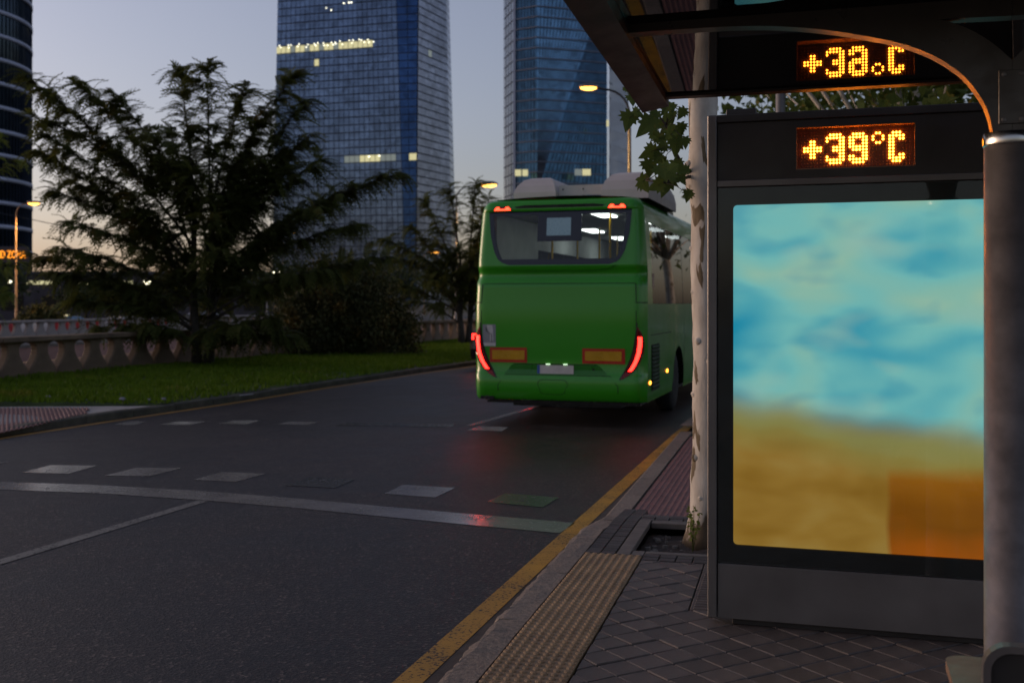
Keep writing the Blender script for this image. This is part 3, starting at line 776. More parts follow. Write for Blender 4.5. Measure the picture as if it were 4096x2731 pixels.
# poster
PX0, PX1, PZ0, PZ1 = .125, 1.325, .399, 2.083
def rrect(x0, x1, z0, z1, r, k=5):
    out = []
    for cx, cz, a0 in ((x1-r, z0+r, -90), (x1-r, z1-r, 0), (x0+r, z1-r, 90), (x0+r, z0+r, 180)):
        out += [(cx + r*math.cos(R(a0 + 90*i/k)), cz + r*math.sin(R(a0 + 90*i/k))) for i in range(k+1)]
    return out
def poster_mat():
    m = bpy.data.materials.new('backlit_poster'); nt, N, L, p = nodes_of(m)
    tc = N.new('ShaderNodeTexCoord'); sx = N.new('ShaderNodeSeparateXYZ'); L.new(tc.outputs['Object'], sx.inputs[0])
    mp = N.new('ShaderNodeMapping'); mp.inputs['Scale'].default_value = (1.0, 1, 1.9); mp.inputs['Location'].default_value = (0.35, 0, 0.2); L.new(tc.outputs['Object'], mp.inputs[0])
    n1 = noise_tex(nt, mp.outputs[0], 1.6, 2, 0.45, 0.25); n2 = noise_tex(nt, mp.outputs[0], 3.0, 2, 0.45, 0.2); n3 = noise_tex(nt, mp.outputs[0], 2.3, 2, 0.4)
    def math_(op, a, b, c=None):
        k = N.new('ShaderNodeMath'); k.operation = op
        for i, q in enumerate((a, b, c)):
            if q is None: continue
            if hasattr(q, 'links'): L.new(q, k.inputs[i])
            else: k.inputs[i].default_value = q
        return k.outputs[0]
    sky_c = ramp(nt, n1, [(0.30, (0.012, 0.285, 0.44)), (0.40, (0.085, 0.40, 0.48)), (0.50, (0.19, 0.52, 0.51)), (0.60, (0.27, 0.53, 0.45)), (0.72, (0.40, 0.56, 0.40))])
    sky_c = mixc(nt, ramp(nt, n2, [(0.54, (0, 0, 0)), (0.72, (0.6,) * 3)]), sky_c, (0.03, 0.30, 0.44))
    sky_c = mixc(nt, ramp(nt, n3, [(0.55, (0, 0, 0)), (0.75, (0.5,) * 3)]), sky_c, (0.42, 0.55, 0.42))
    zz = math_('MULTIPLY_ADD', sx.outputs[0], 0.16, math_('MULTIPLY_ADD', n3, 0.22, sx.outputs[2]))
    sand = ramp(nt, n2, [(0.3, (0.24, 0.120, 0.012)), (0.5, (0.30, 0.165, 0.026)), (0.72, (0.34, 0.215, 0.05))])
    zn = math_('MULTIPLY', zz, 0.5)
    c = mixc(nt, ramp(nt, zn, [(0.555, (0, 0, 0)), (0.675, (1, 1, 1))]), sand, sky_c)
    c = mixc(nt, ramp(nt, zn, [(0.50, (0, 0, 0)), (0.575, (0.8,) * 3), (0.65, (0, 0, 0))]), c, (0.26, 0.25, 0.07))
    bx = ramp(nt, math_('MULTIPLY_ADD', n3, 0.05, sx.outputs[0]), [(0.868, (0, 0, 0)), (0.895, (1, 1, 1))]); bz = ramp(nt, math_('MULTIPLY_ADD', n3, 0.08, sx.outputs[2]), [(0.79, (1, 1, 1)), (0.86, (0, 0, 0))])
    refl_mask = math_('MULTIPLY', bx, bz)  # lower-right block: a reflection on the glass, painted into the poster colour
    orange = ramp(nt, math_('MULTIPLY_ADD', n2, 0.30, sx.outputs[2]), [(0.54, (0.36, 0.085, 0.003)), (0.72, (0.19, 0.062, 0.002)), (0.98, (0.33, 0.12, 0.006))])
    c = mixc(nt, refl_mask, c, orange)
    L.new(c, p.inputs['Emission Color']); p.inputs['Emission Strength'].default_value = 0.64
    L.new(mixc(nt, 0.7, c, (0, 0, 0)), p.inputs['Base Color']); p.inputs['Roughness'].default_value = 0.6
    return m
fr = MB()
o = [(.0495, .309), (PW - .0495, .309), (PW - .0495, 2.170), (.0495, 2.170)]
inner = rrect(PX0, PX1, PZ0, PZ1, .02)
# dark border: ring between outer rectangle and rounded opening
ring = []
n = len(inner)
outer = []
for (x, z) in inner:
    cx, cz = (PX0 + PX1) / 2, (PZ0 + PZ1) / 2; dx, dz = x - cx, z - cz
    hw, hh = (PW - .099) / 2, (2.170 - .309) / 2; ox = PW / 2; oz = (2.170 + .309) / 2
    sc = min(hw / abs(dx) if dx else 9, hh / abs(dz) if dz else 9)
    outer.append((ox + dx * sc, oz + dz * sc))
for i in range(4):     # pull the outer corner points onto true corners
    k = i * 6 + 3
    outer[k] = [(PW - .0495, .309), (PW - .0495, 2.170), (.0495, 2.170), (.0495, .309)][i]
v = [(x, .006, z) for x, z in inner] + [(x, .004, z) for x, z in outer] + [(x, .026, z) for x, z in inner]
f = [(i, (i+1) % n, n+(i+1) % n, n+i) for i in range(n)] + [(i, 2*n+i, 2*n+(i+1) % n, (i+1) % n) for i in range(n)]
fr.add(v, f); fr.build('poster_border', MT['dark_metal'], panel)
pm = MB().add([(x, .022, z) for x, z in rrect(PX0 - .004, PX1 + .004, PZ0 - .004, PZ1 + .004, .02)], [tuple(range(24))])
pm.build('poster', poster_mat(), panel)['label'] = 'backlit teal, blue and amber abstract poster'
MB().box(.051, PW - .051, .0, .003, .311, 2.168).build('poster_glass', MT['clear_glass'], panel)

# ------------------------------------------------------------------ bus shelter
shel = empty('bus_shelter', (1.777, 3.85, SZ), PR, 'dark steel bus shelter with round post, forked curved bracket and tinted glass roof', 'bus shelter')
def Z(z): return z - SZ
MB().lathe([(.11, 0), (.11, .012), (.089, .013), (.089, Z(2.295))], 40).build('post', MT['pole_metal'], shel, smooth=True)
MB().lathe([(.0925, Z(2.2955)), (.0935, Z(2.30)), (.0935, Z(2.337)), (.091, Z(2.341)), (.06, Z(2.343))], 40).build('post_collar', MT['ring_metal'], shel, smooth=True)
low = [(-1.49,2.787),(-1.178,2.787),(-.947,2.783),(-.786,2.770),(-.628,2.745),(-.474,2.709),(-.353,2.672),(-.249,2.620),(-.161,2.550),(-.103,2.468),(-.075,2.401),(-.064,2.342)]
def catmull(P, k=4):
    out = []
    for i in range(len(P) - 1):
        p0, p1, p2, p3 = P[max(i-1, 0)], P[i], P[i+1], P[min(i+2, len(P)-1)]
        for j in range(k):
            t = j / k
            out.append(tuple(.5 * ((2*p1[c]) + (-p0[c]+p2[c])*t + (2*p0[c]-5*p1[c]+4*p2[c]-p3[c])*t*t + (-p0[c]+3*p1[c]-3*p2[c]+p3[c])*t**3) for c in (0, 1)))
    return out + [P[-1]]
lowc = catmull(low)
notch = catmull([(-.243,2.757),(-.205,2.745),(-.150,2.719),(-.089,2.679),(-.040,2.636),(-.004,2.598)])
TOP = 2.862
# bracket = two mirrored halves, each: lower curve, top edge, and the fork opening
def half(sgn):
    """vertical strips between lower boundary and upper boundary; the fork opening splits the inner strips"""
    m = MB(); TH = .035
    def lower(e):                       # height of the arch underside at distance |e|
        for (a, za), (b, zb) in zip(lowc, lowc[1:]):
            if a <= e <= b: return za + (zb - za) * ((e - a) / (b - a) if b > a else 0)
        return 2.342
    def notch_z(e):
        for (a, za), (b, zb) in zip(notch, notch[1:]):
            if a <= e <= b: return za + (zb - za) * ((e - a) / (b - a) if b > a else 0)
        return 2.598
    def strip(es, f0, f1, front=True):
        n = len(es)
        lo = [(sgn * e, f0(e)) for e in es]; hi = [(sgn * e, f1(e)) for e in es]
        v = [(x, -TH, Z(z)) for x, z in lo] + [(x, -TH, Z(z)) for x, z in hi] + [(x, TH, Z(z)) for x, z in lo] + [(x, TH, Z(z)) for x, z in hi]
        f = []
        for i in range(n - 1):
            f += [(i, i+1, n+i+1, n+i), (2*n+i, 3*n+i, 3*n+i+1, 2*n+i+1), (i, 2*n+i, 2*n+i+1, i+1), (n+i, n+i+1, 3*n+i+1, 3*n+i)]
        f += [(0, n, 3*n, 2*n), (n-1, 2*n+n-1, 3*n+n-1, n+n-1)]
        m.add(v, f)
    es = [p[0] for p in lowc if p[0] < -.243] + [-.243]
    strip(es, lower, lambda e: TOP)
    es2 = sorted(set([-.243] + [p[0] for p in lowc if -.243 < p[0]] + [p[0] for p in notch if p[0] < -.064] + [-.064]))
    strip(es2, lower, notch_z)
    es3 = sorted(set([-.064] + [p[0] for p in notch if p[0] > -.064] + [-.0005]))
    strip(es3, lambda e: 2.342, notch_z)
    strip([-.243, -.0005], lambda e: 2.7575 if e < -.2 else 2.751, lambda e: TOP)
    return m
half(1).build('bracket_arm', MT['arch_metal'], shel)
half(-1).build('bracket_arm', MT['arch_metal'], shel)
MB().cbox(-.046, .046, -.041, -.0355, Z(2.37), Z(2.56), .002).build('fixing_plate', MT['arch_metal'], shel)
for x in (-.029, .029):
    for z in (2.385, 2.545):
        b = MB(); b.lathe([(.0088, 0), (.0082, .003), (.004, .004)], 12); b.xf(Matrix.Translation((x, -.0412, Z(z))) @ Matrix.Rotation(R(90), 4, 'X'))
        b.build('bolt', MT['grey_metal'], shel)
SL = .07
def gz(u): return 2.73 + SL * (.95 - u)
def roof_box(e0, e1, u0, u1, d0, d1, c=.003):
    """chamfer-free box lying in the sloped roof plane; d = height offset from the glass"""
    m = MB(); v = [(e, u, Z(gz(u) + d)) for d in (d0, d1) for e, u in ((e0, u0), (e1, u0), (e1, u1), (e0, u1))]
    return m.add(v, [(3,2,1,0),(4,5,6,7),(0,1,5,4),(1,2,6,5),(2,3,7,6),(3,0,4,7)])
roof_box(-1.37, 1.37, .037, .95, .0, .010).build('roof_glass', MT['canopy_glass'], shel)
roof_box(-1.37, 1.37, -1.35, -.037, .022, .032).build('roof_glass', MT['canopy_glass'], shel)
for e in (-1, 1):
    a, b = (-1.50, -1.372) if e < 0 else (1.372, 1.50)
    m = MB(); pts = [(a, -.055), (b, -.030), (b, .045), (a, .045)]
    v = [(x, u, Z(gz(u) + d)) for u in (-1.36, 1.06) for x, d in pts]
    m.add(v, [(3,2,1,0),(4,5,6,7),(0,1,5,4),(1,2,6,5),(2,3,7,6),(3,0,4,7)]).build('side_rail', MT['dark_metal'], shel)
roof_box(-1.371, 1.371, .9505, 1.0, -.012, .035).build('end_rail', MT['dark_metal'], shel)
roof_box(-1.371, 1.371, -1.40, -1.3505, -.012, .035).build('end_rail', MT['dark_metal'], shel)
m = MB(); m.cbox(-1.371, 1.371, -.0345, .0345, Z(TOP + .001), Z(TOP + .035), .003); m.build('cross_beam', MT['dark_metal'], shel)

# ------------------------------------------------------------------ bench
bench = empty('bench', (1.777, 3.85, SZ), PR, 'tan metal bench with rounded corners and grey armrest under the shelter', 'bench')
seat = MB().prism(rrect(-.26, .26, -2.3, -.40, .06, 6), 'z', .42, .45)
seat.build('seat', MT['seat'], bench)
def arm(u):
    o1 = rrect(-.205, .235, .4505, .645, .07, 6); m = MB(); i1 = rrect(-.185, .215, .4705, .625, .055, 6); n = len(o1)
    v = [(x, u - .022, z) for x, z in o1] + [(x, u - .022, z) for x, z in i1] + [(x, u + .022, z) for x, z in o1] + [(x, u + .022, z) for x, z in i1]
    f = []
    for i in range(n):
        j = (i+1) % n; f += [(i, j, n+j, n+i), (2*n+i, 3*n+i, 3*n+j, 2*n+j), (i, 2*n+i, 2*n+j, j), (n+i, n+j, 3*n+j, 3*n+i)]
    m.add(v, f); a = m.build('armrest', MT['grey_metal'], bench)
    MB().prism(i1, 'y', u - .006, u + .006).build('armrest_panel', MT['dark_metal'], a)
arm(-.90); arm(-1.6)
for u in (-.75, -1.95):
    MB().cbox(-.16, .16, u - .03, u + .03, .0, .4195, .004).build('leg', MT['dark_metal'], bench)

# ------------------------------------------------------------------ near plane tree
def tree_tube(m, pts, rad, seg=14, amp=.012, sc=3.0):
    """trunk with swellings"""
    pts = [Vector(p) for p in pts]; n0 = len(m.v); m.tube(pts, rad, seg)
    for k in range(n0, len(m.v)):
        p = Vector(m.v[k]); i = min((k - n0) // seg, len(pts) - 1); c = pts[i]; d = p - c
        if d.length > 1e-6:
            p = p + d.normalized() * amp * mnoise.noise(p * sc) * 2; m.v[k] = tuple(p)
TB = Vector((1.345, 7.42, 0.06))
pt = empty('plane_tree', TB, 0, 'slim plane tree with cream peeling bark in the soil pit behind the panel', 'tree')
m = MB(); zs = np.linspace(0, 6.6, 70)
pts = [(.02*math.sin(z*1.3) - .012*z + .006 * z, .02*math.sin(z*.9+1), z) for z in zs]
def tr(z): return .118 + .065 * math.exp(-z / .16) + .035 * math.exp(-((z - 2.58) / .13) ** 2) - .006 * z
tree_tube(m, pts, [tr(z) for z in zs], 24, .010, 5.0)
for z, a in ((.62,200),(1.05,185),(1.42,215),(1.75,190),(2.05,180),(.35,235),(2.62,195),(1.28,260),(3.2,190)):       # branch scars and knots
    r0 = tr(z); cx, cy = (.02*math.sin(z*1.3) - .006*z), .02*math.sin(z*.9+1)
    d = Vector((math.cos(R(a)), math.sin(R(a)), .25)).normalized()
    c = Vector((cx, cy, z)) + Vector((math.cos(R(a)), math.sin(R(a)), 0)) * (r0 - .012)
    m.tube([c, c + d*.012, c + d*.022, c + d * .03], [.034, .028, .016, .006], 8)
m.build('trunk', MT['bark'], pt, smooth=True)
# branch with big lobed leaves beside the trunk
LV = [(0.75,3.14,.055),(0.79,3.08,.092),(0.86,3.04,.073),(0.77,2.95,.137),(0.9,2.91,.156),(1.01,2.91,.128),(1.04,2.84,.137),(1.08,2.78,.119),(0.97,2.82,.101),(0.91,2.73,.128),(0.96,2.7,.082),(0.9,2.64,.119),(0.99,2.67,.073),(1.03,2.6,.165),(0.97,2.61,.11),(0.86,2.53,.137),(0.96,2.51,.119),(1.02,2.53,.147),(1.08,2.64,.11),(1.11,2.56,.082),(1.14,2.61,.073),(1.14,2.8,.073),(1.05,3.03,.082),(1.12,2.99,.082),(1.11,2.89,.092),(1.05,2.97,.082),(1.01,3.01,.073),(0.94,2.97,.092),(1.16,2.45,.082),(1.09,2.85,.092),(0.93,2.84,.082),(0.82,2.99,.082),(0.99,2.76,.092)]
def lobed_leaf():
    half_ = [(0,-.10),(.12,-.18),(.30,-.20),(.22,-.02),(.52,.02),(.40,.16),(.56,.30),(.34,.30),(.40,.52),(.24,.48),(.20,.62),(.12,.78),(0,1.0)]
    v = []; 
    for x, y in half_: v.append((x, y, .10 * abs(x) - .12 * max(0, y - .2) ** 2))
    n = len(half_)
    for x, y in half_[1:-1]: v.append((-x, y, .10 * abs(x) - .12 * max(0, y - .2) ** 2))
    c = len(v); v.append((0, .22, -.02))
    L = [0] + list(range(n, n + n - 2)) + [n - 1]
    f = [(c, i, i+1) for i in range(n-1)] + [(c, L[i+1], L[i]) for i in range(n-1)]
    return v, f
lv, lf = lobed_leaf()
leaf_me = bpy.data.meshes.new('leaf'); leaf_me.from_pydata(lv, [], lf); leaf_me.materials.append(MT['plane_leaf']); leaf_me.update()
br = MB(); K = Vector((1.225, 7.36, 2.62)) - TB
main = [K + Vector((.02,0,0)), K + Vector((-.06,-.03,.03)), K + Vector((-.14,-.10,.15)), K + Vector((-.2,-.16,.30)), K + Vector((-.30,-.2,.42)), K + Vector((-.44,-.24,.53))]
br.tube(main, [.016,.014,.011,.008,.006,.003], 7)
low_b = [K + Vector((.0,0,-.02)), K + Vector((-.1,-.06,-.05)), K + Vector((-.2,-.12,-.08)), K + Vector((-.33,-.16,-.07))]
br.tube(low_b, [.013,.009,.006,.003], 7)
spine = [Vector(p) for p in main + low_b]
random.seed(3)
for x, z, s in LV:
    y = 7.1 + random.uniform(-.18, .18); sc = y / 7.1
    base = Vector((x * sc, y, 1.74 + (z - 1.74) * sc)) - TB
    q = min(spine, key=lambda p: (p - base).length)
    out = (base - q); out.y *= .3
    ang = math.atan2(out.z, out.x) - math.pi/2 + random.uniform(-.6, .6)
    if random.random() < .75: ang = math.pi + random.uniform(-.9, .9) + (.5 if out.x < 0 else -.3)
    o = link('leaf', leaf_me, None, pt)
    S = s * 1.05
    o.matrix_local = Matrix.Translation(base) @ Matrix.Rotation(-ang * 0 + ang, 4, 'Y').inverted() @ Matrix.Rotation(R(90) + random.uniform(-.65, .65), 4, 'X') @ Matrix.Rotation(random.uniform(-.5, .5), 4, 'Y') @ Matrix.Scale(S, 4) @ Matrix.Translation((0, -.25, 0))
    br.tube([q, q.lerp(base, .5) + Vector((0, 0, .015)), base], [.0035, .0025, .002], 5)
br.build('branch', MT['twig'], pt, smooth=True)

def leaf_quads(centres, size, sd=.5, mat_=None):
    """folded four-point leaves at given centres"""
    n = len(centres); pv = np.array([(0,0,0),(.5,.32,.06),(1,0,-.08),(.5,-.32,.06)]); pf = np.array([(0,1,2,3)])
    d = rng.normal(0, 1, (n, 3)); d[:, 2] -= .5; up = rng.normal(0, 1, (n, 3)) * .6 + np.array([0, 0, 1.0])
    return scatter(pv, pf, frames(d, up, size * (1 - sd/2 + sd * rng.random(n))), centres)
# crown above the roof
def clumps(n_cl, centre, rad, per, cr, flat=.8):
    c = rng.normal(0, 1, (n_cl, 3)); c /= np.linalg.norm(c, axis=1, keepdims=True); c *= (rng.random((n_cl, 1)) ** .4)
    c = c * np.array(rad) + np.array(centre)
    p = np.repeat(c, per, axis=0) + rng.normal(0, 1, (n_cl * per, 3)) * np.array([cr, cr, cr * flat])
    return c, p
cl, pp = clumps(90, (.1, .3, 6.4), (2.3, 2.3, 1.7), 30, .26)
V, Fq = leaf_quads(pp, .17)
link('crown', np_mesh('crown', V, Fq), MT['plane_leaf'], pt)['kind'] = 'stuff'
m = MB()
for c in cl[::3]:
    m.tube([(0, 0, 4.6), (c[0]*.4, c[1]*.4, 5.2 + (c[2]-6)*.3), tuple(c)], [.05, .03, .008], 6)
m.build('limbs', MT['bark'], pt, smooth=True)
# weed at its foot
wd = empty('weed', (1.21, 7.24, .10), 0, 'thin green weed growing at the foot of the plane tree trunk', 'weed')
m = MB()
stems = []
for k in range(4):
    a = random.random() * 6.28; tip = Vector((.05*math.cos(a), .05*math.sin(a), .22 + .08*random.random()))
    m.tube([(0,0,-.03), tip * .5 + Vector((.005,0,.01)), tip], [.003,.0022,.0012], 5); stems += [tip * t for t in np.linspace(.25, 1, 8)]
m.build('stem', MT['locust'], wd)
V, Fq = leaf_quads(np.array([tuple(s) for s in stems for _ in range(2)]), .03); link('foliage', np_mesh('foliage', V, Fq), MT['locust_pale'], wd)

# ------------------------------------------------------------------ bus
bus = empty('bus', (0.635, 15.10, 0), R(-17.3), 'bright green city bus with lit red tail lamps pulling along the kerb', 'bus')
RS = [(.37,.03),(.41,-.015),(.55,-.03),(.70,-.03),(.745,-.012),(.78,0),(1.0,-.014),(1.35,-.026),(1.7,-.016),(1.95,.004),(2.005,.004),(2.05,.035),(2.10,.07),(2.16,.075),(2.21,.045),(2.25,.030),(2.30,.035),(3.02,.10),(3.05,.085),(3.12,.095),(3.17,.125),(3.20,.19)]
def interp(tab, z):
    if z <= tab[0][0]: return tab[0][1]
    for (a, u), (b, w) in zip(tab, tab[1:]):
        if a <= z <= b: return u + (w - u) * (z - a) / (b - a)
    return tab[-1][1]
HWT = [(.3,1.225),(.45,1.245),(.8,1.25),(1.8,1.25),(2.4,1.225),(3.0,1.185),(3.1,1.165),(3.17,1.12),(3.21,1.05)]
def hw(z): return interp(HWT, z)
def ry(x, z):
    """rear skin: forward depth at (x, z)"""
    y = interp(RS, z); e = abs(x) - (hw(z) - .13)
    if e > 0: e = min(e, .1299) / .13; y += .16 * (1 - math.sqrt(1 - e * e))
    return y
def rear(m, rows, nx=12, off=0.0):
    """rows: list of (z, xl, xr); skin between them, off metres proud of the rear"""
    P = []
    for z, a, b in rows:
        P.append([(x, ry(x, z) - off, z) for x in [a + (b - a) * k / nx for k in range(nx + 1)]])
    return m.grid(P)
def rear_solid(name, rows, mt, off, parent=None, nx=6, base=.004):
    m = MB(); rear(m, rows, nx, off)
    # edge walls back to the skin
    def wall(pts):
        m.grid([[(x, ry(x, z) - off, z) for x, z in pts], [(x, ry(x, z) + base, z) for x, z in pts]])
    wall([(a, z) for z, a, b in rows]); wall([(b, z) for z, a, b in rows])
    for z, a, b in (rows[0], rows[-1]): wall([(a + (b - a) * k / nx, z) for k in range(nx + 1)])
    return m.build(name, mt, parent or bus)
def zrows(z0, z1, fl, frr, n=10):
    return [(z, fl(z), frr(z)) for z in [z0 + (z1 - z0) * k / n for k in range(n + 1)]]
WHW = [(2.27,.72),(2.30,.82),(2.35,.885),(2.46,.945),(2.7,1.005),(3.03,1.035)]
def whw(z): return interp(WHW, z)
body = MB()
zs = sorted(set([z for z, _ in RS if z <= 2.27] + [2.27]))
FE = .0001
rear(body, [(z, -hw(z) + FE, hw(z) - FE) for z in zs], 40)
zw = [2.27, 2.30, 2.35, 2.4, 2.46, 2.58, 2.7, 2.85, 2.95, 3.03]
rear(body, [(z, -hw(z) + FE, -whw(z)) for z in zw], 8); rear(body, [(z, whw(z), hw(z) - FE) for z in zw], 8)
zs = [3.03, 3.05, 3.08, 3.12, 3.145, 3.17, 3.185, 3.20]
rear(body, [(z, -hw(z) + FE, hw(z) - FE) for z in zs], 40)
body.build('rear_body', MT['bus_green'], bus, smooth=True)
LEN = 11.6
def side(m, x_sign, z0, z1, y0=None, y1=LEN, n=6, off=0):
    P = []
    for k in range(n + 1):
        z = z0 + (z1 - z0) * k / n; x = x_sign * (hw(z) + off)
        P.append([(x, (ry(hw(z) - FE, z) if y0 is None else y0), z), (x, y1, z)])
    return m.grid(P)
BELT, HEAD = 1.72, 2.86
for sg in (-1, 1):
    lo = MB(); 
    # lower flank in pieces round the wheel arches
    def flank(m, y0, y1, z0):
        P = [[(sg * hw(z), (ry(hw(z) - FE, z) if y0 is None else y0), z), (sg * hw(z), y1, z)] for z in [z0 + (BELT - z0) * k / 6 for k in range(7)]]
        m.grid(P)
    flank(lo, None, 2.35, .36); flank(lo, 3.55, 8.6, .34); flank(lo, 9.75, LEN, .34)
    for y0, y1 in ((2.35, 3.55), (8.6, 9.75)):
        cy, r = (y0 + y1) / 2, (y1 - y0) / 2
        P = []
        for k in range(13):
            y = y0 + (y1 - y0) * k / 12; za = .45 + math.sqrt(max(0, r*r - (y - cy)**2)) * .98
            P.append([(sg * hw(za), y, za), (sg * hw(BELT), y, BELT)])
        lo.grid(P)
    lo.build('side_panel', MT['bus_green'], bus, smooth=True)
    up = MB(); side(up, sg, HEAD, 3.20, None, LEN, 6)
    up.build('roof_edge', MT['bus_green'], bus, smooth=True)
    pil = MB(); side(pil, sg, BELT, HEAD, None, .52, 5); pil.build('rear_pillar', MT['bus_green'], bus, smooth=True)
    for y0, y1 in ((.53, 1.95), (1.99, 3.45), (3.49, 4.95), (5.0, 6.2), (6.25, 7.7), (7.75, 9.2), (9.25, 10.2), (10.25, 11.45)):
        wdw = MB(); side(wdw, sg, BELT + .004, HEAD - .004, y0, y1, 5, -.006); wdw.build('side_window', MT['bus_side_glass'], bus, smooth=True)
    tr_ = MB()
    for y in (.525, 1.97, 3.47, 4.975, 6.225, 7.725, 9.225, 10.225): side(tr_, sg, BELT, HEAD, y - .035, y + .035, 4, -.012)
    tr_.build('window_pillar', MT['bus_black'], bus)
roof = MB()
P = []
for y in (None, .5, 4, 8, LEN):
    row = []
    for k in range(17):
        x = -1.06 + 2.12 * k / 16; row.append((x, (ry(x, 3.2) if y is None else y), 3.20 + .045 * (1 - (x / 1.06) ** 2)))
    P.append(row)
roof.grid(P); roof.build('roof', MT['bus_green'], bus, smooth=True)
fm = MB(); fm.grid([[(x, LEN, z) for x in (-hw(z), hw(z))] for z in (.34, 1.2, 2.0, 2.8, 3.2)]); fm.build('front_panel', MT['bus_black'], bus)
MB().box(-1.12, 1.12, .25, LEN - .05, .30, .345).build('underside', MT['bus_black'], bus)
MB().box(-.8, .8, .5, 2.2, .24, .299).build('engine_tray', MT['bus_black'], bus)
# wheels
for sg in (-1, 1):
    for cy in (2.95, 9.17):
        w = MB(); w.lathe([(.30, 0), (.44, .02), (.48, .06), (.48, .24), (.44, .28), (.30, .30)], 28)
        w.xf(Matrix.Translation((sg * 1.20 if sg < 0 else 1.20, cy, .48)) @ Matrix.Rotation(R(90) * -sg, 4, 'Y'))
        wo_ = w.build('tyre', MT['rubber'], bus, smooth=True)
        r = MB(); r.lathe([(.29, .0), (.24, .05), (.10, .06), (.08, .02), (.01, .02)], 20); r.xf(Matrix.Translation((sg * 1.195, cy, .48)) @ Matrix.Rotation(R(90) * -sg, 4, 'Y')); r.build('rim', MT['rim'], wo_)
        wl_ = MB(); wl_.box(sg * .6 if sg > 0 else -1.19, 1.19 if sg > 0 else -.6, cy - .62, cy + .62, 1.05, 1.08); wl_.build('wheel_arch', MT['bus_black'], bus)
# rear window: black border pieces, clear panes, route display
BZ0, BZ1 = 2.35, 2.975
rear_solid('window_border', zrows(2.27, BZ0, lambda z: -whw(z), whw, 5), MT['frit'], .006)
rear_solid('window_border', zrows(BZ1, 3.03, lambda z: -whw(z), whw, 3), MT['frit'], .006)
rear_solid('window_border', zrows(BZ0, BZ1, lambda z: -whw(z), lambda z: -whw(z) + .065, 8), MT['frit'], .006, nx=2)
rear_solid('window_border', zrows(BZ0, BZ1, lambda z: whw(z) - .065, whw, 8), MT['frit'], .006, nx=2)
sb = rear_solid('display_border', zrows(2.60, BZ1, lambda z: -.31, lambda z: .33, 3), MT['frit'], .007, nx=3)
rear_solid('route_display', zrows(2.68, 2.93, lambda z: -.175, lambda z: .175, 2), MT['screen_grey'], .010, sb, nx=2)
gl = MB()
rear(gl, zrows(BZ0, 2.60, lambda z: -whw(z) + .065, lambda z: whw(z) - .065, 3), 8, .002)
rear(gl, zrows(2.60, BZ1, lambda z: -whw(z) + .065, lambda z: -.31, 4), 4, .002)
rear(gl, zrows(2.60, BZ1, lambda z: .33, lambda z: whw(z) - .065, 4), 4, .002)
gl.build('rear_window', MT['bus_glass'], bus)
# lip below the window
rear_solid('window_lip', [(2.185, -.45, .45), (2.20, -.62, .62), (2.22, -.74, .74), (2.255, -.80, .80), (2.268, -.80, .80)], MT['bus_green'], .022, nx=10)
# interior
MB().box(-1.1, 1.1, .5, LEN - .3, .95, 1.0).build('floor', MT['bus_dark_in'], bus)
inn = MB(); inn.box(-1.06, 1.06, .32, LEN - .3, 3.05, 3.08); inn.box(-1.14, -1.10, .35, LEN - .3, 2.62, 3.05); inn.box(1.10, 1.14, 4.0, LEN - .3, 2.70, 3.05)
inn.build('ceiling', MT['bus_inner'], bus)
MB().box(-1.13, -1.02, .4, 2.6, 2.30, 3.0).build('inner_panel', MT['bus_inner'], bus)
MB().box(-1.06, 1.06, LEN - .5, LEN - .45, 1.0, 3.0).build('bulkhead', MT['bus_inner'], bus)
for x, y0, y1 in ((.42, .75, 1.5), (.72, 2.2, 3.0), (.55, 4.2, 5.0), (-.55, 4.2, 5.0), (.55, 6.6, 7.4), (-.55, 6.6, 7.4)):
    MB().cbox(x - .12, x + .12, y0, y1, 3.025, 3.0485, .004).build('ceiling_lamp', MT['bus_lamp'], bus)
for x, y in ((.56, .9), (-.78, 2.6), (-.55, 3.4), (-.30, 4.0), (.5, 4.6), (-.5, 6.5)):
    MB().tube([(x, y, 1.0), (x, y, 3.04)], .018, 8).build('handrail', MT['yellow_rail'], bus)
for y in (1.0, 1.8, 2.6, 3.6, 4.5, 5.5, 6.5):
    for x in (-.95, -.48, .48, .95):
        if x > 0 and y < 1.5: continue
        s = MB(); s.cbox(x - .2, x + .2, y, y + .07, 1.35, 2.12, .02); s.cbox(x - .2, x + .2, y + .071, y + .45, 1.32, 1.42, .02); s.build('passenger_seat', MT['bus_dark_in'], bus)
MB().box(-.9, .9, .36, .60, 1.95, 2.20).build('rear_shelf', MT['bus_dark_in'], bus)
# brake lamps at the top corners
for sg in (-1, 1):
    hl = rear_solid('high_lamp', [(3.045, sg*.83 - .135, sg*.83 + .135), (3.07, sg*.83 - .13, sg*.83 + .13), (3.105, sg*.83 - .085, sg*.83 + .085)], MT['tail_red'], .014, nx=4)
    rear_solid('lit_strip', [(3.05, sg*.83 - .12, sg*.83 + .12), (3.07, sg*.83 - .115, sg*.83 + .115)], MT['brake_on'], .017, hl, nx=4)
    for s2 in (-1, 1): rear_solid('lit_strip', [(3.0705, sg*.83 + s2*.075 - .035, sg*.83 + s2*.075 + .035), (3.097, sg*.83 + s2*.07 - .02, sg*.83 + s2*.07 + .02)], MT['brake_on'], .017, hl, nx=2)
rear_solid('visor_slot', [(3.075, -.62, .62), (3.10, -.66, .66), (3.118, -.5, .5)], MT['seam'], .002, nx=10)
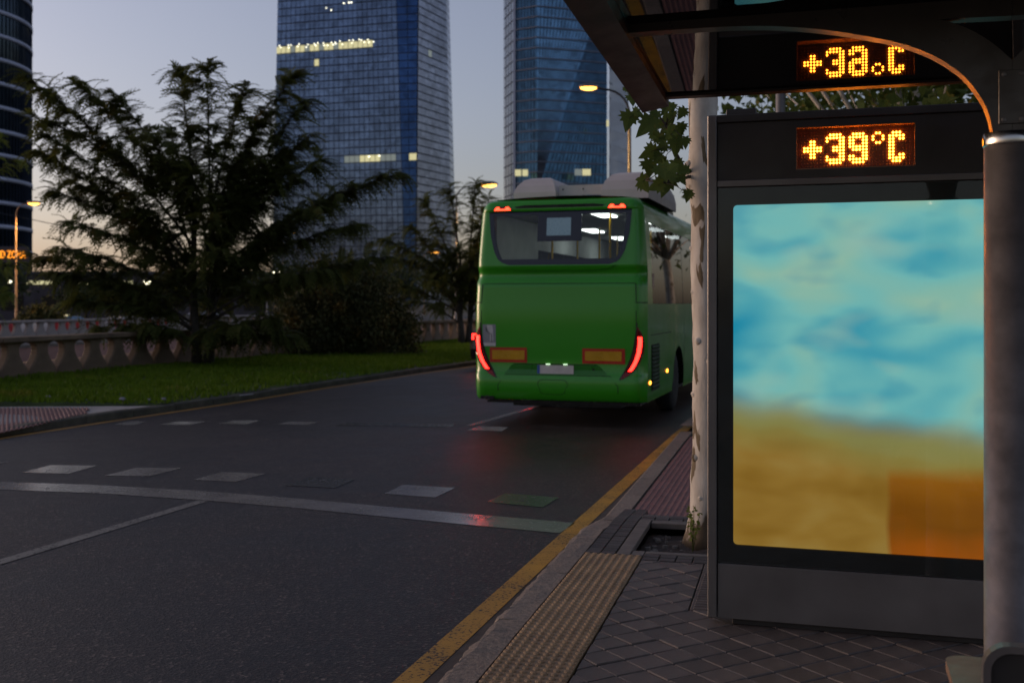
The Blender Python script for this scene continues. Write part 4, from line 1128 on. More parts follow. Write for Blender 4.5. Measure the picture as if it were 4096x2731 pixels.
# tail lamps: curved boomerangs wrapping the lower corners
TI = [(.69,.90),(.78,.955),(.88,1.01),(1.0,1.06),(1.15,1.10),(1.3,1.125),(1.40,1.135)]
TO = [(.69,.925),(.74,1.01),(.82,1.10),(.92,1.17),(1.05,1.215),(1.2,1.222),(1.32,1.19),(1.40,1.145)]
for sg in (-1, 1):
    f1 = lambda z: sg * interp(TI, z); f2 = lambda z: sg * interp(TO, z)
    tl = rear_solid('tail_lamp', zrows(.69, 1.40, f1, f2, 16), MT['tail_red'], .012, nx=5)
    mid = lambda z: .45 * interp(TI, z) + .55 * interp(TO, z)
    rear_solid('lit_strip', zrows(.80, 1.27, lambda z: sg * (mid(z) - .026), lambda z: sg * (mid(z) + .026), 14), MT['tail_on'], .016, tl, nx=2)
    rear_solid('lamp_surround', zrows(.68, 1.46, lambda z: sg * (interp(TI, z) - .018), lambda z: sg * (interp(TI, z) - .001), 16), MT['bus_black'], .008, nx=1)
    rear_solid('panel_seam', [(1.46, sg*1.112, sg*1.122), (1.8, sg*1.108, sg*1.118), (2.0, sg*1.10, sg*1.11)], MT['seam'], .0025, nx=1)
    rear_solid('panel_seam', [(1.735, sg*1.118, sg*(hw(1.735) - .002)), (1.745, sg*1.118, sg*(hw(1.745) - .002))], MT['seam'], .0025, nx=4)
    rear_solid('panel_seam', [(.39, sg*.83, sg*.84), (.50, sg*.86, sg*.87), (.58, sg*.86, sg*.87), (.715, sg*.76, sg*.77)], MT['seam'], .0025, nx=1)
    rp_ = rear_solid('reflector_plate', zrows(.895, 1.105, (lambda z: -.99) if sg < 0 else (lambda z: .36), (lambda z: -.44) if sg < 0 else (lambda z: .96), 1), MT['reflect_red'], .006, nx=4)
    rear_solid('reflector_panel', zrows(.935, 1.068, (lambda z: -.955) if sg < 0 else (lambda z: .40), (lambda z: -.475) if sg < 0 else (lambda z: .915), 1), MT['reflect_yellow'], .009, rp_, nx=4)
    mk = MB().cbox(sg*1.247 - .012, sg*1.247 + .012, .28, .34, .60, .65, .004); mk.build('side_marker', MT['amber_on'], bus)
    mk = MB().cbox(sg*1.249 - .012, sg*1.249 + .012, 1.75, 1.81, .68, .73, .004); mk.build('side_marker', MT['amber_on'], bus)
rear_solid('panel_seam', [(.722, -.76, .76), (.730, -.76, .76)], MT['seam'], .003, nx=10)
rear_solid('panel_seam', [(2.003, -1.1, 1.1), (2.010, -1.1, 1.1)], MT['seam'], .003, nx=14)
# number plate recess, outlined trapezoid: not sunk in, its shade is a darker green
pr_ = rear_solid('plate_recess', [(.738, -.77, .70), (.80, -.72, .66), (.86, -.67, .60), (.875, -.63, .56)], mat('bus_green_recess_shade', (0.014, 0.16, 0.009), 0.35, var=0.06), .003, nx=8)
rear_solid('panel_seam', [(.875, -.65, .58), (.884, -.62, .55)], MT['seam'], .005, nx=8)
np_ = rear_solid('number_plate', [(.745, -.29, .235), (.865, -.29, .235)], MT['plate'], .010, nx=3)
rear_solid('plate_band', [(.746, -.289, -.25), (.864, -.289, -.25)], MT['plate_blue'], .012, np_, nx=1)
for x in (-.13, .12): MB().cbox(x - .03, x + .03, -.030, -.008, .874, .884, .003).build('plate_lamp', MT['plate_light'], bus)
rear_solid('lock', [(.80, .50, .53), (.83, .50, .53)], MT['seam'], .006, nx=2)
# towing cover outline
cov = [(x, z) for x, z in rrect(-.285, .155, .455, .665, .07, 4)]
for a, b in zip(cov, cov[1:] + cov[:1]):
    pass
seam = MB(); P0, P1 = [], []
cx, cz = -.065, .56
for x, z in cov + cov[:1]:
    k = .85 if z < cz else 1.0
    x = cx + (x - cx) * k
    P0.append((x, ry(x, z) - .002, z)); xx, zz = cx + (x - cx) * .97, cz + (z - cz) * .94; P1.append((xx, ry(xx, zz) - .002, zz))
seam.grid([P0, P1]); seam.build('tow_cover_seam', MT['seam'], bus)
# sticker
st = rear_solid('sticker', [(1.12, -1.095, -.90), (1.43, -1.095, -.90)], MT['sticker'], .004, nx=2)
rear_solid('sticker_band', [(1.122, -1.094, -.901), (1.17, -1.094, -.901)], MT['sticker_white'], .006, st, nx=2)
rear_solid('sticker_shape', [(1.19, -.985, -.935), (1.30, -.985, -.935), (1.36, -1.02, -.935), (1.42, -1.03, -.95)], MT['sticker_white'], .0055, st, nx=2)
rear_solid('sticker_mark', [(1.18, -.965, -.955), (1.29, -.965, -.955), (1.33, -1.04, -1.03), (1.39, -1.05, -1.04)], MT['sticker_line'], .0075, st, nx=1)
# exhaust notch
MB().box(-1.13, -.93, -.02, .12, .371, .415).build('exhaust_opening', MT['bus_black'], bus)
ex = MB(); ex.lathe([(.035, 0), (.035, .2), (.029, .2), (.029, .05)], 12); ex.xf(Matrix.Translation((-1.03, .18, .385)) @ Matrix.Rotation(R(90), 4, 'X')); ex.build('exhaust_pipe', MT['exhaust'], bus)
# side grille on the right flank
gr_ = MB().box(1.251, 1.256, .42, 1.05, .50, 1.15).build('grille', MT['seam'], bus)
for k in range(11):
    z = .53 + k * .056
    s = MB(); s.add([(1.256,.44,z),(1.256,1.03,z),(1.272,1.03,z+.022),(1.272,.44,z+.022),(1.256,.44,z+.034),(1.256,1.03,z+.034)], [(0,1,2,3),(3,2,5,4)]); s.build('slat', MT['slat'], gr_)
MB().box(1.2505, 1.2525, .35, 2.2, 1.28, 1.29).build('panel_seam', MT['seam'], bus)
MB().box(1.232, 1.238, .56, .70, 1.76, 2.15).build('notice', mat('side_notice', (0.4, 0.25, 0.2), .5), bus)
# roof units
def pod(x0, x1, y0, y1, z1):
    m = MB(); P = []
    prof = [(0, 3.21), (0, 3.34), (.05, z1 - .12), (.14, z1 - .03), (.24, z1)]
    L = []
    for d, z in prof: L.append([(x0 + d, y0 + d*.6, z), (x1 - d*.5, y0 + d*.6, z), (x1 - d*.5, y1 - d, z), (x0 + d, y1 - d, z)])
    v = [p for r in L for p in r]; n = len(L)
    f = [(i*4+k, i*4+(k+1) % 4, (i+1)*4+(k+1) % 4, (i+1)*4+k) for i in range(n-1) for k in range(4)] + [((n-1)*4, (n-1)*4+1, (n-1)*4+2, (n-1)*4+3)]
    m.add(v, f); return m.build('roof_unit', MT['bus_white'], bus)
pod(-.80, -.16, .5, 2.6, 3.56); 
p2 = MB(); 
pod(.52, 1.20, .45, 3.0, 3.59)
MB().box(-.14, .62, .62, .64, 3.29, 3.44).build('roof_panel', MT['bus_white'], bus)
for x in (-.08, .22, .54):
    MB().box(x - .02, x + .02, .645, .70, 3.20, 3.42).build('panel_bracket', MT['bus_black'], bus)
    b = MB(); b.lathe([(.012, 0), (.012, .006)], 8); b.xf(Matrix.Translation((x, .62, 3.38)) @ Matrix.Rotation(R(90), 4, 'X')); b.build('bolt', MT['bus_black'], bus)
MB().box(-.8, 1.0, .7, 4.0, 3.215, 3.28).build('roof_base', MT['bus_black'], bus)

# ------------------------------------------------------------------ balustrades
def baluster_mesh(name, mt):
    prof = [(.0,.405),(.12,.405),(.20,.375),(.28,.30),(.38,.225),(.48,.180),(.57,.165),(.64,.180),(.69,.235),(.72,.33),(.735,.405)]
    m = MB(); L = []
    for z, w in prof:
        d = .085 + .035 * (1 - z / .735) ; c = .03
        L.append([(-w, -d + c, z), (-w + c, -d, z), (w - c, -d, z), (w, -d + c, z), (w, d - c, z), (w - c, d, z), (-w + c, d, z), (-w, d - c, z)])
    n = len(L); v = [p for r in L for p in r]
    f = [(i*8+k, i*8+(k+1) % 8, (i+1)*8+(k+1) % 8, (i+1)*8+k) for i in range(n-1) for k in range(8)] + [tuple(range(7, -1, -1)), tuple((n-1)*8 + k for k in range(8))]
    m.add(v, f); me = m.mesh(name); me.materials.append(mt); return me
def balustrade(line, z0, label, mt, pitch=.84):
    root = empty('balustrade', (line[0][0], line[0][1], z0), 0, label, 'balustrade')
    me = baluster_mesh('baluster', mt); inv = Vector((line[0][0], line[0][1], z0))
    P = [Vector(p) for p in line]; L = [0]
    for a, b in zip(P, P[1:]): L.append(L[-1] + (b - a).length)
    n = int(L[-1] / pitch)
    def at(t):
        i = min(max(j for j in range(len(L)) if L[j] <= t + 1e-6), len(P) - 2); d = (P[i+1] - P[i]).normalized()
        return P[i] + d * (t - L[i]), math.atan2(d.y, d.x)
    rail = None; pl = None
    for k in range(n):
        p, a = at((k + .5) * pitch)
        o = link('baluster', me, None, root); o.location = (p.x - inv.x, p.y - inv.y, 0.06); o.rotation_euler = (0, 0, a)
        if k % 3 == 0:
            p2, a2 = at(min((k + 1.5) * pitch, L[-1]))
            if rail is None:
                rail = MB().cbox(-pitch*1.5 + .005, pitch*1.5 - .005, -.21, .21, 0, .11, .02).mesh('rail'); rail.materials.append(mt)
                pl = MB().cbox(-pitch*1.5 + .005, pitch*1.5 - .005, -.2, .2, -.4, .0595, .01).mesh('plinth'); pl.materials.append(mt)
            for nm, me2, dz in (('rail', rail, .797), ('plinth', pl, 0)):
                o = link(nm, me2, None, root); o.location = (p2.x - inv.x, p2.y - inv.y, dz); o.rotation_euler = (0, 0, a2)
    return root
balustrade([(x + .12, y) for x, y in NEAR[2:9]], .14, 'weathered brown stone balustrade between the lawn and the cutting', MT['balus'])
balustrade([(x - .1, y) for x, y in FAR[5:10]], -.02, 'pale stone balustrade on the far side of the cutting', MT['balus_far'])

# ------------------------------------------------------------------ towers
def glass_mat(name, c, rough=0.12, metal=0.75, rand=.35, wav=.02):
    m = bpy.data.materials.new(name); nt, N, L, p = nodes_of(m)
    v = coords(nt); f = noise_tex(nt, v, .06, 3, .6)
    cc = ramp(nt, f, [(.3, tuple(x * .75 for x in c)), (.7, tuple(x * 1.2 for x in c))])
    vo = N.new('ShaderNodeTexVoronoi'); vo.inputs['Scale'].default_value = .5; L.new(v, vo.inputs['Vector'])
    cc = mixc(nt, 1.0, cc, ramp(nt, vo.outputs['Color'], [(0, (1 - rand,) * 3), (1, (1 + rand,) * 3)]), 'MULTIPLY')
    L.new(cc, p.inputs['Base Color']); p.inputs['Metallic'].default_value = metal; p.inputs['Roughness'].default_value = rough
    bump(nt, p, noise_tex(nt, v, .25, 2), wav, 1.0)
    return m
MT['t2_glass'] = glass_mat('blue_curtain_glass', (0.13, 0.185, 0.30))
MT['t2_side'] = glass_mat('grey_blue_curtain_glass', (0.28, 0.30, 0.37), .25, .6)
MT['t2_dark'] = glass_mat('deep_blue_glass', (0.03, 0.075, 0.20))
MT['t3_glass'] = glass_mat('teal_curtain_glass', (0.035, 0.085, 0.15))
MT['t3_light'] = glass_mat('teal_glass_sky_sheen', (0.085, 0.17, 0.27))  # same teal glass; the facet's brighter reflection is put into its base colour
MT['t3_grey'] = mat('pale_grey_cladding', (0.40, 0.43, 0.48), .5, .2, var=.06, scale=.05)
MT['t1_glass'] = glass_mat('dark_green_glass', (0.035, 0.055, 0.075), .2)
MT['band'] = mat('grey_metal_band', (0.36, 0.38, 0.47), .45, .3, var=.1, scale=.2)
MT['spandrel'] = mat('slate_spandrel', (0.12, 0.13, 0.17), .45, .3, var=.1, scale=.2)
MT['mullion'] = mat('dark_mullion', (0.035, 0.04, 0.055), .5, .3, var=.1, scale=.2)
MT['mullion2'] = mat('mid_grey_mullion', (0.055, 0.07, 0.11), .5, .3, var=.1, scale=.2)
def lerp3(a, b, t): return tuple(a[i] + (b[i] - a[i]) * t for i in range(3))
def facade(parent, bl, br_, tl, tr2, nx, nz, glass, wall_m, gapx, gapz, lit={}, quota=0, vis=(0, 1), depth=.35, name='pane'):
    """glass panes standing proud of a backing wall; the first `quota` panes in view are objects, the rest one mesh"""
    bl, br_, tl, tr2 = map(lambda p: tuple(map(float, p)), (bl, br_, tl, tr2))
    e1 = Vector(br_) - Vector(bl); e2 = Vector(tl) - Vector(bl); nrm = e1.cross(e2).normalized()
    if nrm.y > 0: nrm = -nrm
    MB().add([bl, br_, tr2, tl], [(0,1,2,3)]).build('wall', wall_m, parent)
    rest_ = MB(); made = 0
    order = sorted(range(nz), key=lambda j: 0 if vis[0] <= (j + .5) / nz <= vis[1] else 1)
    for j in order:
        for i in range(nx):
            def pt_(u, w): return Vector(lerp3(lerp3(bl, br_, u), lerp3(tl, tr2, u), w)) + nrm * depth
            u0, u1, w0, w1 = (i + gapx) / nx, (i + 1 - gapx) / nx, (j + gapz) / nz, (j + 1 - gapz) / nz
            q = [tuple(pt_(u0, w0)), tuple(pt_(u1, w0)), tuple(pt_(u1, w1)), tuple(pt_(u0, w1))]
            if (i, j) in lit:
                MB().add(q, [(0,1,2,3)]).build(name, lit[(i, j)], parent); continue
            if made < quota:
                MB().add(q, [(0,1,2,3)]).build(name, glass, parent); made += 1
            else: rest_.add(q, [(0,1,2,3)])
    if rest_.v: rest_.build(name, glass, parent)['kind'] = 'stuff'
# middle tower: faceted blue glass
t2 = empty('glass_tower', (-60, 410, 0), 0, 'faceted blue glass tower with one row of lit office windows', 'tower')
def T2(x, y, z): return (x + 60, y - 410, z)
HT = 170.0
NX, NZ = 25, 59
lit = {}
row = int((99.3) / (HT / NZ))                     # lit storey
random.seed(5)
for i in range(0, 20):
    lit[(i, row)] = MT['lit_window'] if i not in (3, 6, 9, 12) else MT['dim_window']
for i in range(14, 24): lit[(i, 19)] = MT['dim_window']
for i in (17, 18, 19, 20): lit[(i, 19)] = MT['lit_window']
for i, j in ((8, row - 2),): lit[(i, j)] = MT['lit_window']
facade(t2, T2(-93.8,422,0), T2(-39.6,405.5,0), T2(-89.5,418,HT), T2(-45,405.2,HT), NX, NZ, MT['t2_glass'], MT['mullion2'], .05, .07, lit, 290, (.10, .62))
facade(t2, T2(-39.6,405.5,0), T2(-36.0,404,0), T2(-45,405.2,HT), T2(-34.6,403.5,HT), 2, NZ, MT['t2_dark'], MT['mullion2'], .03, .06, {(1, 19): MT['lit_window']}, 0, depth=.2)
facade(t2, T2(-36.0,404,0), T2(-23.5,427,0), T2(-34.6,403.5,HT), T2(-27.0,424,HT), 9, NZ, MT['t2_side'], MT['mullion'], .02, .075, {(7, 42): MT['lit_window'], (3, 33): MT['dim_window']}, 0, depth=.25)
facade(t2, T2(-23.5,427,0), T2(-22.2,440,0), T2(-27.0,424,HT), T2(-26.8,436,HT), 4, NZ, MT['t2_dark'], MT['mullion'], .03, .08, {}, 0, depth=.2)
MB().add([T2(-89.5,418,HT), T2(-45,405.2,HT), T2(-34.6,403.5,HT), T2(-27,424,HT), T2(-30,460,HT), T2(-86,465,HT)], [(0,1,2,3,4,5)]).build('roof', MT['mullion'], t2)
MB().add([T2(-93.8,422,0), T2(-90,468,0), T2(-86,465,HT), T2(-89.5,418,HT)], [(0,1,2,3)]).build('wall', MT['mullion2'], t2)
lamps = MB()
for i in range(11):      # ceiling lights behind the lit storey, in small clusters
    for k in range(3 if i < 5 else 4):
        if random.random() < .2: continue
        u = .03 + .072 * i + .013 * k + random.uniform(-.006, .006); z = 99.6 + (.5 if k % 2 else 1.35) + random.uniform(-.25, .3); p = lerp3((-91.8,420.3,z), (-42,405.4,z), u)
        lamps.box(p[0]+60 - .20, p[0]+60 + .20, p[1]-410 - 1.0, p[1]-410 - .9, z - .18, z + .18)
for u, z in ((.42, 114.2), (.46, 113.2), (.56, 115.4), (.60, 115.5), (.62, 115.5), (.76, 56.8), (.84, 56.9)):
    p = lerp3((-91.8,420.3,z), (-42,405.4,z), u); lamps.box(p[0]+60 - .3, p[0]+60 + .3, p[1]-410 - 1.0, p[1]-410 - .9, z - .22, z + .22)
lamps.build('office_lights', MT['spot_window'], t2)['kind'] = 'stuff'
# right tower: horizontal floor bands, leaning pale facet, grey end wall
t3 = empty('glass_tower', (22, 400, 0), 0, 'dark teal glass tower with a slanting pale facet and grey end wall', 'tower')
def T3(x, y, z): return (x - 22, y - 400, z)
H3 = 165.0; NF = 44; FL = H3 / NF
def px(p, Y): return (p - 512) / 1081 * Y
def band_face(fa, fb, glass, nmul, lit_rows={}):
    """fa(z), fb(z): left and right corner (x, y) at height z; every storey is a glass ribbon, a spandrel edge and mullions"""
    for k in range(NF):
        z0, z1 = k * FL, (k + 1) * FL
        a0, b0, a1, b1 = fa(z0), fb(z0), fa(z1), fb(z1)
        if abs(b0[0] - a0[0]) < .4 and abs(b1[0] - a1[0]) < .4: continue
        MB().add([T3(*a0, z0 + .45), T3(*b0, z0 + .45), T3(*b1, z1), T3(*a1, z1)], [(0,1,2,3)]).build('floor_glazing', lit_rows.get(k, glass), t3)
        MB().add([T3(a0[0], a0[1] - .5, z0), T3(b0[0], b0[1] - .5, z0), T3(b0[0], b0[1] - .5, z0 + .40), T3(a0[0], a0[1] - .5, z0 + .40), T3(*a0, z0 + .45), T3(*b0, z0 + .45), T3(*a0, z0), T3(*b0, z0)],
                 [(0,1,2,3), (3,2,5,4), (0,1,7,6)]).build('spandrel', MT['spandrel'], t3)
    m = MB()
    for i in range(1, nmul):
        u = i / nmul; 
        for k in range(0, NF, 2):
            z0, z1 = k * FL, (k + 2) * FL
            p = [fa(z0)[c] + (fb(z0)[c] - fa(z0)[c]) * u for c in (0, 1)]; q = [fa(z1)[c] + (fb(z1)[c] - fa(z1)[c]) * u for c in (0, 1)]
            w = .09
            m.add([T3(p[0]-w, p[1]-.18, z0), T3(p[0]+w, p[1]-.18, z0), T3(q[0]+w, q[1]-.18, z1), T3(q[0]-w, q[1]-.18, z1)], [(0,1,2,3)])
    m.build('mullions', MT['mullion'], t3)
xl = px(503.5, 402); xa = px(513.5, 396); xb = px(537, 392); xd0 = px(537.5, 391); xr = px(607.5, 398)
def diag(z):   # slanting edge of the pale facet
    t = max(0, min(1, (z - 42) / (112 - 42))); x = xd0 + .05 + (px(600, 398) - xd0) * t; return (x, 391 + 9 * (x - xd0) / (xr - xd0))
band_face(lambda z: (xl, 410), lambda z: (xa, 396), MT['t3_glass'], 4)
band_face(lambda z: (xa + .6, 396), lambda z: (xb, 391.5), MT['t3_glass'], 7, {})
band_face(lambda z: (xb, 391.5), diag, MT['t3_light'], 16)
band_face(diag, lambda z: (xr, 400), MT['t3_glass'], 16)
MB().add([T3(xa - .1, 395.4, 0), T3(xa + .7, 395.2, 0), T3(xa + .7, 395.2, H3), T3(xa - .1, 395.4, H3)], [(0,1,2,3)]).build('corner_fin', MT['band'], t3)
for (x, z, w, mm) in ((px(518, 394), 47.2, 2.2, 'lit_window'), (px(525, 393), 47.2, 2.0, 'lit_window'), (px(585, 397), 47.4, 3.0, 'lit_window'), (px(577, 396), 47.4, 2.5, 'dim_window'), (px(605.5, 398), 65, .8, 'lit_window')):
    MB().box(x - 22 - w/2, x - 22 + w/2, -11.2, -10.9, z, z + 2.3).build('lit_window', MT[mm], t3)
NG = 30
for k in range(NG):
    z0, z1 = k * H3 / NG + .12, (k + 1) * H3 / NG - .12
    MB().add([T3(xr + .6, 399.5, z0), T3(px(628.5, 420), 420, z0), T3(px(629, 420), 420, z1), T3(xr + 1.2, 399.5, z1)], [(0,1,2,3)]).build('cladding_panel', MT['t3_grey'], t3)
MB().add([T3(xr + .6, 400, 0), T3(px(628.5, 420), 420.4, 0), T3(px(629, 420), 420.4, H3), T3(xr + 1.2, 400, H3)], [(0,1,2,3)]).build('wall', MT['mullion2'], t3)
MB().add([T3(xl, 410, H3), T3(xa, 396, H3), T3(xr, 400, H3), T3(px(629, 420), 420, H3), T3(xl + 8, 440, H3)], [(0,1,2,3,4)]).build('roof', MT['mullion'], t3)
# left tower: round, dark glass with pale ring bands
t1 = empty('round_tower', (-112.0, 205, 0), 0, 'round dark glass tower with pale horizontal ring bands', 'tower')
R1 = 19.0
MB().lathe([(R1, 0), (R1, 110)], 72).build('glazing', MT['t1_glass'], t1, smooth=True)
for k in range(25):
    z = 2.2 + k * 4.37
    MB().lathe([(R1 + .02, z), (R1 + .35, z + .05), (R1 + .35, z + .75), (R1 + .02, z + .8)], 72, caps=False).build('ring_band', MT['band'], t1, smooth=True)
m = MB()
for k in range(120):
    a = 2 * math.pi * k / 120; c, s = math.cos(a), math.sin(a)
    if s > .5: continue
    m.add([((R1 + .01)*c - .06*s, (R1 + .01)*s + .06*c, 0), ((R1 + .22)*c, (R1 + .22)*s, 0), ((R1 + .22)*c, (R1 + .22)*s, 110), ((R1 + .01)*c - .06*s, (R1 + .01)*s + .06*c, 110)], [(0,1,2,3)])
m.build('fins', MT['mullion2'], t1)['kind'] = 'stuff'
MB().lathe([(R1 - .2, 110), (.1, 110.2)], 40).build('roof', MT['mullion'], t1)
for a, z in ((-58, 92.5), (-59, 88.3), (-60, 70.2)):
    c, s = math.cos(R(a + 30)), math.sin(R(a + 30))
    MB().box(R1*math.cos(R(a)) + .3, R1*math.cos(R(a)) + .8, R1*math.sin(R(a)) - .6, R1*math.sin(R(a)) - .4, z, z + 1.6).build('lit_window', MT['lit_window'], t1)

def text_mesh(name, body_, size, depth, mt, M, parent=None):
    cu = bpy.data.curves.new(name, 'FONT'); cu.body = body_; cu.size = size; cu.extrude = depth; cu.resolution_u = 2
    to = bpy.data.objects.new(name, cu); col.objects.link(to)
    dg = bpy.context.evaluated_depsgraph_get(); me = bpy.data.meshes.new_from_object(to.evaluated_get(dg))
    bpy.data.objects.remove(to); me.transform(M); me.materials.clear(); me.materials.append(mt)
    return link(name, me, None, parent)
sg_ = empty('illuminated_sign', (-94, 182, 6), 0, 'orange illuminated letters on the dark podium below the round tower', 'sign')
MB().box(-11, 12.5, .35, .6, 2.5, 5.2).build('sign_board', MT['mullion'], sg_)
text_mesh('lettering', 'ID ZONA', 1.85, .1, emitter('sign_letter_glow', (1.0, 0.30, 0.02), 1.6), Matrix.Translation((7.6, 0, 3.2)) @ Matrix.Rotation(R(90), 4, 'X') @ Matrix.Diagonal((.58, 1, 1, 1)), sg_)
for x in (-10, 0, 11): MB().box(x - .15, x + .15, .6, .9, -6.5, 4).build('post', MT['mullion'], sg_)
# long low building on the left horizon with lit strips
lb = empty('low_building', (-50, 150, -.75), 0, 'long low dark building on the horizon with a row of small lights', 'building')
MB().box(-70, 22, 0, 14, 0, 6.4).build('wall', mat('dark_render_wall', (0.05, 0.042, 0.05), .8, scale=.3), lb)
MB().box(-70.5, 22.5, -.5, 14.5, 6.4, 6.8).build('roof', MT['mullion'], lb)
for x, w, mm in ((-28, 1.2, 'lamp_white'), (-23.4, 4.2, 'lit_window'), (-17, 2.6, 'lit_window'), (-12.4, 3.6, 'lit_window'), (-8.6, 1.0, 'lamp_white'), (-3, 3.0, 'dim_window'), (2.6, 2.0, 'lit_window'), (9, 1.2, 'lit_window')):
    MB().box(x - w/2 + 8, x + w/2 + 8, -.12, -.02, 5.0, 5.5).build('lit_window', MT[mm], lb)
for k in range(14):
    MB().box(-60 + k * 5.6, -57 + k * 5.6, -.1, -.02, 1.4, 3.4).build('window', MT['black_glass'], lb)

# ------------------------------------------------------------------ street lamps
def lamp(x, y, h, az, label, reach=1.6, glow='lamp_glow', power=60, z0=0.0, pm=None, size=1.0):
    o = empty('street_lamp', (x, y, z0), R(az), label, 'street lamp', None)
    MB().lathe([(.16, 0), (.16, .9), (.10, 1.0), (.055, h - .9)], 12).build('pole', pm or MT['grey_metal'], o, smooth=True)
    pts = [(0, 0, h - .92)] + [(reach * (1 - math.cos(t)) * .75, 0, h - .92 + .85 * math.sin(t)) for t in np.linspace(.2, 1.57, 7)] + [(reach, 0, h)]
    MB().tube(pts, .04, 8).build('arm', pm or MT['grey_metal'], o, smooth=True)
    hd = MB(); hd.add([], []); s = size
    hm = MB(); hm.lathe([(.02, .12), (.10, .11), (.16, .06), (.17, .0)], 14); hm.v = [(reach + .25*s + a*2.0*s, b*s, h + c*s) for a, b, c in hm.v]
    hm.build('lamp_head', MT['grey_metal'], o, smooth=True)
    gl_ = MB(); gl_.lathe([(.155, .0), (.14, -.06), (.08, -.10), (.01, -.115)], 14); gl_.v = [(reach + .25*s + a*1.9*s, b*s, h + c*s) for a, b, c in gl_.v]
    gl_.build('lamp_lens', MT[glow], o, smooth=True)
    if power:
        ld = bpy.data.lights.new('lamp_light', 'SPOT'); ld.energy = power; ld.color = (1.0, .58, .22); ld.spot_size = R(125); ld.spot_blend = .6; ld.shadow_soft_size = .2
        lo_ = bpy.data.objects.new('lamp_light', ld); col.objects.link(lo_); lo_.parent = o; lo_.location = (reach + .25*s, 0, h - .18)
    return o
MT['dark_pole'] = mat('dark_lamp_pole', (0.05, 0.045, 0.042), .5, .3)
MT['orange_pole'] = mat('lamplit_pole_tint', (0.34, 0.20, 0.10), .5, .2)  # orange lamplight falling on the pole is put into its base colour
lamp(4.02, 37, 9.1, 180, 'street lamp with curved arm and amber light above the bus', 1.15, power=600, pm=MT['dark_pole'])
lamp(-3.5, 68, 9.2, 10, 'lit street lamp glowing through the leaves behind the feathery tree beside the bus', 1.6, power=2500, size=1.8)
lamp(-12.6, 155, 9.0, 0, 'small distant lit street lamp beyond the trees between the round bush and the bus', .8, power=0, pm=MT['orange_pole'], size=2.8)
lamp(-39.0, 85, 10.3, 0, 'tall orange-lit street lamp standing beside the dark hedge at the foot of the round tower', 1.0, power=2200, z0=-.75, pm=MT['orange_pole'], size=1.6)
lamp(-29.0, 128, 6.2, 0, 'distant white street lamp shining through the big feathery tree', .6, 'lamp_white', 0, -.75, size=2.2)
lamp(-25.0, 118, 9.5, 0, 'distant amber street lamp mostly hidden by the big feathery tree', .6, power=0, size=1.6)
cb = MB(); cb.tube([(-42, 82, 9.2), (-36, 84, 7.9), (-30, 86, 6.8), (-22, 90, 6.2)], .03, 6)
tag(cb.build('overhead_cable', MT['mullion']), 'thin overhead cable sagging against the sky beside the round tower', 'cable')
gp = MB(); gp.lathe([(.075, .1), (.06, .4), (.05, 6.0), (.02, 6.03)], 14); o = gp.build('signpost', MT['grey_metal'], None, True); o.location = (2.98, 12.0, 0)
tag(o, 'slim grey metal post on the pavement behind the advertising panel', 'post')

